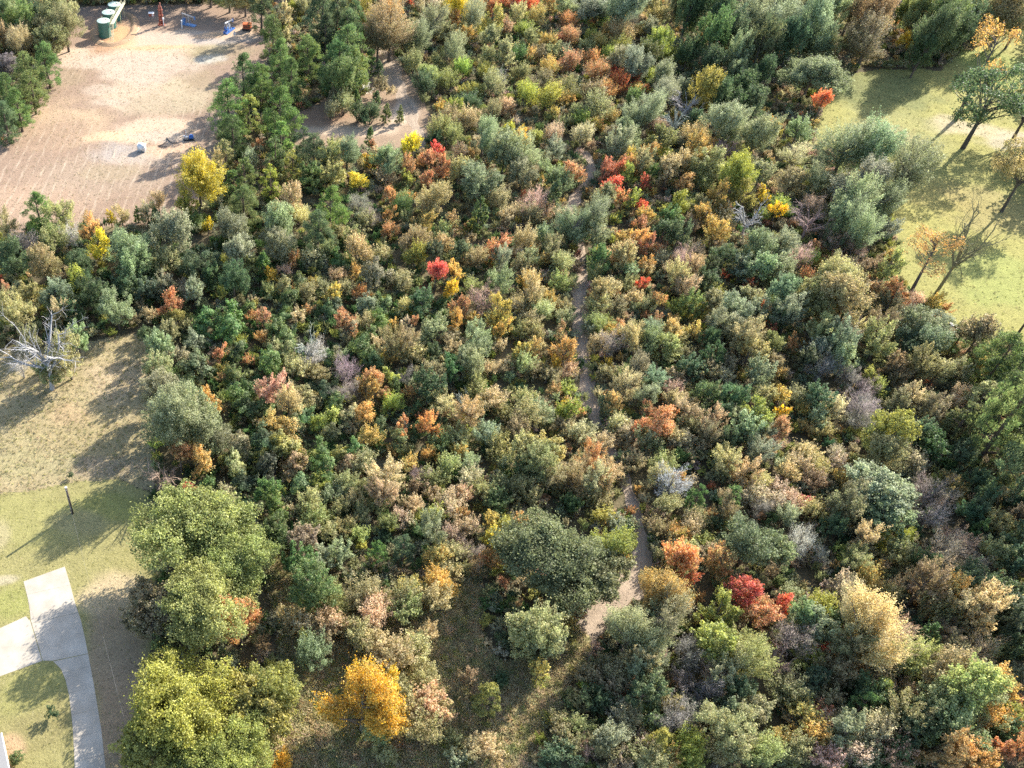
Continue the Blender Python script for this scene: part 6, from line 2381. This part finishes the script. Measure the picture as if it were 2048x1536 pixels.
woodland([(float(a), float(b), float(gw.uniform(3.6, 5.5)), float(gw.uniform(9, 14))) for a, b in [(-79.6, 271.4), (-33.7, 274.6), (-21.0, 273.8), (5.4, 274.1), (22.6, 273.0), (51.6, 274.2), (69.5, 272.4), (85.1, 271.5), (94.6, 271.6), (101.0, 270.8), (118.3, 272.8), (138.8, 271.1), (156.5, 270.2), (166.8, 270.7), (174.1, 273.5), (218.4, 271.0), (227.1, 271.8), (-93.6, 283.8), (-88.9, 279.7), (-68.5, 283.7), (-51.2, 279.1), (-16.7, 279.0), (2.7, 278.6), (20.2, 278.4), (41.1, 278.9), (46.2, 280.9), (56.5, 284.0), (64.7, 281.2), (77.6, 280.5), (100.2, 280.5), (123.0, 281.0), (127.2, 279.5), (177.9, 280.4), (222.4, 283.5), (228.0, 281.9), (239.8, 281.9), (-74.3, 287.4), (-38.2, 291.0), (-34.6, 288.0), (-22.2, 290.4), (-12.5, 292.6), (6.5, 287.1), (23.9, 291.7), (33.3, 290.3), (60.4, 291.6), (66.8, 290.2), (85.6, 289.9), (96.2, 290.6), (100.8, 289.2), (149.7, 288.9), (155.4, 289.9), (172.7, 290.7), (186.3, 290.1), (192.6, 292.1), (213.3, 288.2), (228.5, 291.8), (236.0, 292.2), (-85.7, 301.4), (-75.7, 296.0), (-69.1, 299.3), (-12.9, 299.7), (30.7, 296.8), (55.5, 296.9), (68.9, 297.1), (78.4, 298.2), (85.5, 298.1), (102.4, 301.6), (120.0, 297.8), (127.1, 296.1), (175.4, 301.6), (185.6, 301.8), (211.7, 301.0), (228.4, 299.6), (245.9, 297.4), (-66.1, 306.7), (-39.8, 308.7), (-16.6, 310.8), (33.4, 309.7), (37.9, 306.4), (68.1, 308.3), (85.1, 305.9), (119.7, 310.3), (131.2, 309.4), (139.9, 310.7), (175.0, 305.9), (190.4, 306.0), (222.2, 307.0), (-97.1, 314.9), (-60.9, 319.0), (-47.0, 318.2), (-38.5, 319.6), (-16.4, 317.7), (49.8, 316.0), (69.4, 319.3), (77.0, 318.2), (96.9, 316.1), (100.5, 318.3), (112.0, 317.3), (128.2, 314.4), (149.2, 314.7), (166.1, 314.0), (201.9, 314.9), (210.2, 319.3), (246.5, 319.8), (94.2, 48.0), (101.6, 50.9), (109.8, 50.5), (98.3, 56.2), (107.8, 59.1), (114.9, 60.7), (102.2, 65.0), (109.6, 64.9), (117.5, 64.9), (105.5, 73.9), (113.9, 73.2), (123.3, 72.9), (112.5, 83.8), (118.3, 84.0), (125.7, 79.6), (117.3, 87.2), (121.4, 92.2), (129.4, 90.9), (119.9, 96.3), (126.7, 100.8), (135.3, 96.5), (123.8, 107.4), (131.2, 103.5), (141.2, 103.6), (126.6, 111.0), (138.4, 113.6), (145.3, 114.3), (132.1, 121.1), (149.1, 139.4), (158.0, 171.0), (166.4, 172.5), (164.6, 180.9), (183.8, 186.7), (170.9, 193.0), (188.3, 195.0), (179.9, 209.5), (190.9, 219.2), (192.1, 233.2), (200.6, 235.3), (209.8, 235.0), (199.7, 243.6), (207.0, 244.8), (215.6, 243.4), (201.6, 250.0), (211.2, 251.7), (219.8, 251.5), (207.2, 256.5), (215.0, 256.1), (223.1, 256.1), (-76.0, 210), (-74.2, 219), (-76.4, 228), (-80.6, 237), (-83.5, 246), (-82.3, 255)]], gw)

# ------------------------------------------------------------------ things people put there
G_TANK = paint('tank_green', (.045, .17, .14), .45, 0, .25)
G_TOP = paint('tank_roof', (.42, .52, .44), .5, 0, .3)
CREAM = paint('cream_steel', (.62, .58, .38), .5, 0, .3)
RUST = paint('rust', (.30, .085, .05), .75, 0, .5, (.13, .05, .03))
WHITE = paint('white_paint', (.72, .72, .72), .45, 0, .2)
BLUE = paint('blue_paint', (.035, .14, .42), .4, 0, .2)
STEEL = paint('galvanised', (.42, .43, .45), .45, .6, .3)
BLACK = paint('black_rubber', (.02, .02, .022), .6, 0, .2)
WOOD = paint('weathered_wood', (.10, .075, .055), .85, 0, .4, (.04, .03, .022))
ORANGE = paint('orange_paint', (.52, .12, .04), .5, 0, .3)
PIPE = paint('pale_pipe', (.50, .40, .28), .6, .2, .4)

tanks = [(-47.5, 242.2, 'front green oil tank with pale lid, nearest the long bright clearing'), (-46.9, 247.3, 'middle one of three green oil tanks with pale lids'), (-46.0, 252.2, 'rear green oil tank with pale lid, up against the woods')]
for tx, ty, lab in tanks:
    t = link('storage_tank', None, loc=(tx, ty, 0)); tag(t, lab, 'tank', 'green oil tanks')
    MB().lathe([(1.60, 0), (1.60, 4.0)], n=40).build('shell', G_TANK, t, True)
    for z in (.02, 1.35, 2.7):
        MB().lathe([(1.60, z), (1.635, z), (1.635, z + .07), (1.60, z + .07)], n=40).build('band', G_TANK, t)
    lid = MB().lathe([(1.62, 4.0), (1.70, 4.0), (1.70, 4.10), (1.56, 4.12), (.9, 4.24), (.25, 4.34), (.0, 4.35)], n=40).build('lid', G_TOP, t, True)
    MB().lathe([(.28, 4.28), (.28, 4.44), (0, 4.46)], n=16, c=(.75, .2, 0)).build('hatch', CREAM, lid)
    MB().tube([(-.5, .6, 4.2), (-.5, .6, 4.75), (-.3, .6, 4.85)], .06).build('vent_pipe', G_TOP, lid)
    MB().tube([(1.6, -.3, .4), (2.0, -.3, .4), (2.0, -.3, .05)], .07).build('outlet', STEEL, t)
# catwalk with stair along the tanks
cw = link('catwalk', None, loc=(-45.3, 240.3, 0)); tag(cw, 'cream steel catwalk and ladder stair along the green tanks', 'catwalk')
rt_ = lambda y: .28 + (y) * .115
MB().box(-.45, .45, 0, 13.2, 3.62, 3.70, Matrix.Rotation(R(-6.5), 3, 'Z')).build('deck', CREAM, cw, loc=(.85, .8, 0))
for sx2 in (-.46, .46):
    for zz in (4.15, 4.6):
        MB().tube([(sx2 + .1, .85, zz), (sx2 + 1.6, 14.0, zz)], .035, 6).build('handrail', CREAM, cw)
    for k in range(7):
        y = .9 + k * 2.15
        MB().tube([(sx2 + .1 + .114 * (y - .85), y, 3.7), (sx2 + .1 + .114 * (y - .85), y, 4.62)], .03, 6).build('baluster', CREAM, cw)
for k in range(4):
    y = 1.2 + k * 3.9; x = .1 + .114 * (y - .85)
    MB().tube([(x, y, 0), (x, y, 3.62)], .07, 8).build('post', CREAM, cw)
for sx2 in (-.42, .42):
    MB().tube([(sx2, -2.3, .02), (sx2 + .1, .75, 3.68)], .05, 6).build('stringer', CREAM, cw)
    MB().tube([(sx2, -2.3, .95), (sx2 + .1, .75, 4.6)], .03, 6).build('handrail', CREAM, cw)
for k in range(13):
    f = (k + .5) / 13
    MB().box(-.40 + .1 * f, .40 + .1 * f, -2.3 + 3.05 * f - .11, -2.3 + 3.05 * f + .11, 3.66 * f, 3.66 * f + .03).build('step', CREAM, cw)
# earth bank round the tanks
bk = []
for k in range(49):
    a = 2 * math.pi * k / 48; bk.append((-45.6 + 5.2 * math.cos(a), 246.6 + 9.6 * math.sin(a)))
Vb, Fb = [], []
gb = np.random.default_rng(2)
for i, (x, y) in enumerate(bk[:-1]):
    nx, ny = (x + 45.6) / 5.2, (y - 246.6) / 9.6; l = math.hypot(nx, ny); nx /= l; ny /= l
    hh = .45 + gb.uniform(-.12, .12)
    for o_, z in ((-1.1, -.02), (-.45, hh * .8), (0, hh), (.5, hh * .7), (1.3, -.02)):
        Vb.append((x + nx * o_ + gb.normal(0, .07), y + ny * o_ + gb.normal(0, .07), z))
nr = 48
for i in range(nr):
    for j in range(4):
        a = i * 5 + j; b = ((i + 1) % nr) * 5 + j
        Fb.append((a, b, b + 1, a + 1))
cb_ = np.tile(np.array((.36, .24, .15, 1)), (len(Vb), 1))
bank = link('earth_bank', mesh_np('earth_bank', Vb, Fb, {'col': (cb_, 'FLOAT_COLOR', 'POINT'), 'mown': (np.zeros(len(Vb)), 'FLOAT', 'POINT')}, True), MAT['clearing'])
tag(bank, 'low earth bank ringing the three green tanks', 'earth bank', kind='structure')
# pipes lying by the tanks
pl = ['longest pale pipe lying by the tanks, next to the bank', 'second pale pipe lying on the orange soil by the tanks', 'third pale pipe lying on the orange soil by the tanks', 'outermost pale pipe lying beside the tank bank']
for k in range(4):
    o = link('ground_pipe', None, loc=(-42.6 + k * .55, 238.2 + .5 * k, .06)); tag(o, pl[k], 'pipe', 'pipes by the tanks')
    MB().tube([(0, 0, .0), (1.2, 4.2, .0), (2.2, 9.6 - k * .8, .0)], .075, 8).build('run', PIPE, o)
    MB().tube([(-.02, -.12, -.02), (0, 0, 0)], .11, 8).build('coupling', STEEL, o)
# rusty mast
ms = link('rusty_mast', None, loc=(-33.5, 248.7, 0)); tag(ms, 'tall rust red mast of bundled pipes standing in the clearing', 'mast')
MB().box(-.9, .9, -.7, .7, 0, .14, bev=.02).build('base_frame', RUST, ms)
for dx, dy, hh in ((-.42, -.22, 5.4), (.0, .25, 5.9), (.40, -.2, 5.0)):
    MB().tube([(dx, dy, .14), (dx * .75, dy * .75, hh)], .17, 10).build('pipe', RUST, ms, True)
for z in (1.2, 2.6, 4.0):
    MB().box(-.62, .62, -.42, .42, z, z + .10).build('brace', RUST, ms)
MB().tube([(.62, -.5, .1), (.62, -.5, 1.9)], .10, 8).build('pump_tube', WHITE, ms)
MB().box(.40, .86, -.75, -.3, 1.7, 2.15, bev=.04).build('valve_box', WHITE, ms)
# red box on posts
bx_ = link('meter_box', None, loc=(-36.3, 251.3, 0)); tag(bx_, 'small red and white meter box on posts by the rusty mast', 'meter box')
for dx in (-.5, .5):
    for dy in (-.3, .3):
        MB().tube([(dx, dy, 0), (dx, dy, 1.3)], .05, 6).build('post', STEEL, bx_)
MB().box(-.65, .65, -.45, .45, 1.3, 2.1, bev=.03).build('cabinet', RUST, bx_)
MB().box(-.75, .75, -.55, .55, 2.1, 2.18).build('roof', WHITE, bx_)
MB().box(.2, .62, -.475, -.452, 1.4, 2.0).build('door', WHITE, bx_)

def pumpjack(loc, rz, lab, cb, cp):
    o = link('pump_jack', None, loc=loc, rz=rz); tag(o, lab, 'pump jack', 'pump jacks')
    MB().box(-2.1, 2.1, -.62, .62, 0, .25, bev=.03).build('skid', cb, o)
    for sx3, sy3 in ((-.55, -.5), (-.55, .5), (.55, -.5), (.55, .5)):
        MB().tube([(sx3, sy3, .25), (0, sy3 * .15, 2.45)], .075, 6).build('post', cp, o)
    MB().box(-1.9, 1.9, -.11, .11, 2.45, 2.75, Matrix.Rotation(R(8), 3, 'Y'), bev=.02).build('walking_beam', cp, o)
    MB().box(1.75, 2.1, -.15, .15, 1.75, 2.65, bev=.06).build('horse_head', cb, o)
    MB().tube([(2.02, 0, 1.8), (2.02, 0, .0)], .03, 6).build('polished_rod', STEEL, o)
    for sy3 in (-.38, .38):
        MB().box(-1.75, -1.05, sy3 - .07, sy3 + .07, .75, 1.65, bev=.05).build('counterweight', cb, o)
        MB().tube([(-1.4, sy3, 1.2), (-1.7, sy3 * .5, 2.75)], .05, 6).build('pitman_arm', cp, o)
    MB().box(-1.65, -1.05, -.28, .28, .25, 1.0, bev=.05).build('gearbox', cb, o)
    MB().tube([(-2.0, -.25, .5), (-2.0, .45, .5)], .24, 12).build('motor', cb, o)
    return o
pumpjack((-15.4, 245.0, 0), R(62), 'blue and white pump jack beside the orange box', BLUE, WHITE)
pumpjack((-26.3, 248.6, 0), R(-25), 'shaded pale blue pump jack between the mast and the other pump', paint('pale_blue', (.12, .26, .50), .5, 0, .3), STEEL)
# pale post in front of the shaded pump
po = link('marker_post', None, loc=(-27.9, 246.6, 0)); tag(po, 'pale upright post in front of the shaded pump jack', 'post')
MB().tube([(0, 0, 0), (0, 0, 2.1)], .14, 10).build('shaft', WHITE, po); MB().lathe([(.19, 2.1), (.19, 2.2), (0, 2.24)], n=12).build('cap', WHITE, po)
# wellhead with white riser in front of the blue pump
wh = link('wellhead', None, loc=(-13.9, 241.9, 0)); tag(wh, 'short pale wellhead pipe in front of the blue pump jack', 'wellhead')
MB().tube([(0, 0, 0), (0, 0, 1.1)], .12, 10).build('casing', WHITE, wh); MB().tube([(-.5, 0, .75), (.5, 0, .75)], .08, 8).build('cross_pipe', WHITE, wh)
MB().lathe([(.26, 1.05), (.26, 1.15), (.1, 1.2), (.1, 1.45), (0, 1.47)], n=14).build('valve', STEEL, wh)
# orange box on a skid
ob = link('engine_skid', None, loc=(-10.7, 245.6, 0), rz=R(-8)); tag(ob, 'orange engine housing on a black skid at the clearing edge', 'engine skid')
MB().box(-1.25, 1.25, -.85, .85, .25, .55, bev=.03).build('skid', BLACK, ob)
for dx in (-.8, .8):
    for dy in (-.78, .78):
        MB().tube([(dx, dy - .08, .28), (dx, dy + .08, .28)], .28, 14).build('wheel', BLACK, ob)
MB().box(-1.05, 1.05, -.65, .65, .55, 1.75, bev=.06).build('housing', ORANGE, ob)
MB().box(-1.12, 1.12, -.72, .72, 1.75, 1.82).build('roof', ORANGE, ob)
for k in range(5):
    MB().box(-.8, .8, -.672, -.652, .75 + k * .17, .83 + k * .17).build('louver', BLACK, ob)
MB().tube([(.6, 0, 1.8), (.6, 0, 2.4)], .06, 8).build('exhaust', BLACK, ob)
# blue motor unit in the clearing
mu = link('pump_motor', None, loc=(-22.0, 190.6, 0), rz=R(5)); tag(mu, 'bright blue pump motor with a white upright pipe in the tree shade', 'pump motor')
MB().box(-1.2, 1.2, -.6, .6, 0, .16, bev=.02).build('skid', BLACK, mu)
MB().tube([(.05, 0, .62), (1.05, 0, .62)], .46, 16).build('motor', BLUE, mu)
for k in range(5):
    MB().tube([(.18 + k * .18, 0, .62), (.24 + k * .18, 0, .62)], .49, 16).build('fin', BLUE, mu)
MB().box(.3, .85, -.22, .22, 1.02, 1.25, bev=.03).build('terminal_box', BLUE, mu)
MB().box(-.95, -.15, -.35, .35, .16, .75, bev=.05).build('pump_head', STEEL, mu)
MB().tube([(-.55, .1, .7), (-.55, .1, 2.3)], .07, 8).build('riser', WHITE, mu)
MB().tube([(-.8, .3, .6), (-.8, .3, 2.0)], .05, 8).build('riser', RUST, mu)
MB().box(-1.15, -.85, -.2, .2, .75, 1.05, bev=.03).build('valve_box', WHITE, mu)
# hose
hs = MB().tube([(-24.4, 189.2, .05), (-25.6, 189.0, .05), (-26.3, 189.9, .05), (-27.0, 191.4, .06), (-26.8, 190.0, .05), (-27.6, 188.4, .05), (-28.6, 187.9, .05), (-27.9, 187.4, .05), (-26.6, 187.5, .05)], .09, 6).build('hose', BLACK, None)
tag(hs, 'dark hose lying in loops on the pale soil by the blue motor', 'hose')
# white vessel
wv = link('water_tote', None, loc=(-31.9, 185.9, 0), rz=R(-12)); tag(wv, 'white boxy tank standing alone on the pale clearing', 'tank')
MB().box(-.85, .85, -.7, .7, .05, .22, bev=.02).build('pallet', STEEL, wv)
MB().box(-.80, .80, -.65, .65, .22, 1.65, bev=.12).build('body', WHITE, wv, True)
MB().lathe([(.2, 1.62), (.2, 1.74), (0, 1.76)], n=16).build('lid', WHITE, wv)
for sx3 in (-.83, .83):
    MB().tube([(sx3, -.68, .2), (sx3, -.68, 1.6), (sx3, .68, 1.6), (sx3, .68, .2)], .03, 6).build('cage_bar', STEEL, wv)
MB().tube([(.2, -.68, .35), (.2, -.85, .35)], .07, 8).build('spout', BLACK, wv)

# utility pole, its wire
up_ = link('utility_pole', None, loc=(-31.33, 86.58, 0)); tag(up_, 'dark wooden utility pole standing on the lawn', 'utility pole')
MB().tube([(0, 0, -.3), (0, 0, 5.95)], [.20, .16], 12).build('shaft', WOOD, up_, True)
MB().lathe([(.165, 5.95), (.18, 5.95), (.18, 6.02), (0, 6.05)], n=12).build('cap', WHITE, up_)
MB().tube([(0, -.14, 5.6), (.0, -.26, 5.62)], .045, 8).build('insulator', WHITE, up_)
MB().box(-.07, .07, -.2, -.12, 1.3, 1.6).build('meter_box', STEEL, up_)
def at(px, py, z):
    p = R(44.65); dx, dy, dz = (px - 576), (768 - py), 1930.
    v = Vector((dx, dy * math.sin(p) + dz * math.cos(p), dy * math.cos(p) - dz * math.sin(p)))
    return Vector((0, 0, CAM_H)) + v * ((z - CAM_H) / v.z)
A_, B_ = Vector((-31.33, 86.3, 5.62)), Vector((-15.62, 43.05, 5.60))
wp = [A_.lerp(B_, t) - Vector((0, 0, 1.0 * 4 * t * (1 - t))) for t in [k / 24 for k in range(25)]]
wr = MB().tube(wp, .007, 5).build('overhead_wire', STEEL); wr.data.materials.clear(); wr.data.materials.append(paint('wire', (.20, .20, .21), .5, .3, .1)); tag(wr, 'thin overhead wire strung from the utility pole past the driveway', 'wire')

# house corner at the frame's edge
hs_ = link('house', None, loc=(-33.91, 52.13, 0), rz=R(22.7)); tag(hs_, 'grey shingle roofed house corner beside the clipped bush', 'house')
BRICK = paint('house_brick', (.30, .17, .12), .85, 0, .3, (.2, .12, .09), 8)
SHING = paint('shingle', (.17, .17, .175), .9, 0, .5, (.10, .10, .105), 6)
MB().box(-12.0, -.6, -14, -.6, 0, 2.6).build('wall', BRICK, hs_)
rf = bmesh.new()
pts = [(0, 0, 2.55), (0, -14.6, 2.55), (-12.6, -14.6, 2.55), (-12.6, 0, 2.55), (-6.3, -4.5, 5.0), (-6.3, -10.0, 5.0)]
vv = [rf.verts.new(p) for p in pts]
for f in ((0, 1, 5, 4), (1, 2, 5), (2, 3, 4, 5), (3, 0, 4), (3, 2, 1, 0)): rf.faces.new([vv[i] for i in f])
bmesh.ops.recalc_face_normals(rf, faces=rf.faces)
rme = bpy.data.meshes.new('roof'); rf.to_mesh(rme); rf.free()
roof = link('roof', rme, SHING, hs_)
course = None
nrm_ = Vector((2.45, 0, 6.3)).normalized()
for k in range(26):
    t0 = k / 27; z0 = 2.55 + 2.45 * t0; x0 = -6.3 * t0; t1 = (k + 1.12) / 27; z1 = 2.55 + 2.45 * t1; x1 = -6.3 * t1
    y0, y1 = -4.5 * t0 - .02, -14.6 + 4.6 * t0 + .02
    bm = bmesh.new(); up3 = nrm_ * .035; lo3 = nrm_ * .012
    q = [bm.verts.new(Vector(c)) for c in ((x0, y1, z0) , (x0, y0, z0), (x1, y0 - .1, z1), (x1, y1 + .1, z1))]
    for i, v in enumerate(q): v.co += up3 if i < 2 else lo3
    bm.faces.new(q)
    q2 = [bm.verts.new(Vector(c)) for c in ((x0, y1, z0), (x0, y0, z0))]
    bm.faces.new((q2[0], q2[1], q[1], q[0]))
    bmesh.ops.recalc_face_normals(bm, faces=bm.faces)
    me = bpy.data.meshes.new('shingle_course'); bm.to_mesh(me); bm.free()
    link('shingle_course', me, SHING, roof)
MB().box(.01, .14, -14.6, .02, 2.44, 2.58).build('gutter', WHITE, hs_)
MB().tube([(.08, -.3, 2.44), (-.3, -.4, 2.2), (-.52, -.5, 2.1), (-.52, -.5, .1)], .05, 8).build('downspout', WHITE, hs_)

# pale stone edging along the meadow
ed = link('stone_edging', None); tag(ed, 'white stone edging along the near side of the meadow', 'stone edging')
ge = np.random.default_rng(3)
STONE = paint('white_stone', (.62, .61, .57), .8, 0, .3, (.35, .33, .28))
rocks = []
for v in range(4):
    bm = bmesh.new(); bmesh.ops.create_icosphere(bm, subdivisions=1, radius=.26)
    for q in bm.verts: q.co *= float(ge.uniform(.75, 1.2)); q.co.z *= .6
    me = bpy.data.meshes.new('stone'); bm.to_mesh(me); bm.free(); me.materials.append(STONE); rocks.append(me)
E0, E1 = ((116.74, 128.02), (129.65, 120.91))
for k in range(46):
    t = k / 45; x = E0[0] + (E1[0] - E0[0]) * t; y = E0[1] + (E1[1] - E0[1]) * t
    for j in range(2):
        o = link('stone', rocks[int(ge.integers(4))], None, ed, loc=(x + ge.normal(0, .12), y + j * .35 + ge.normal(0, .1), .1), rz=float(ge.uniform(0, 6)))
        o.scale = (float(ge.uniform(.7, 1.3)),) * 3
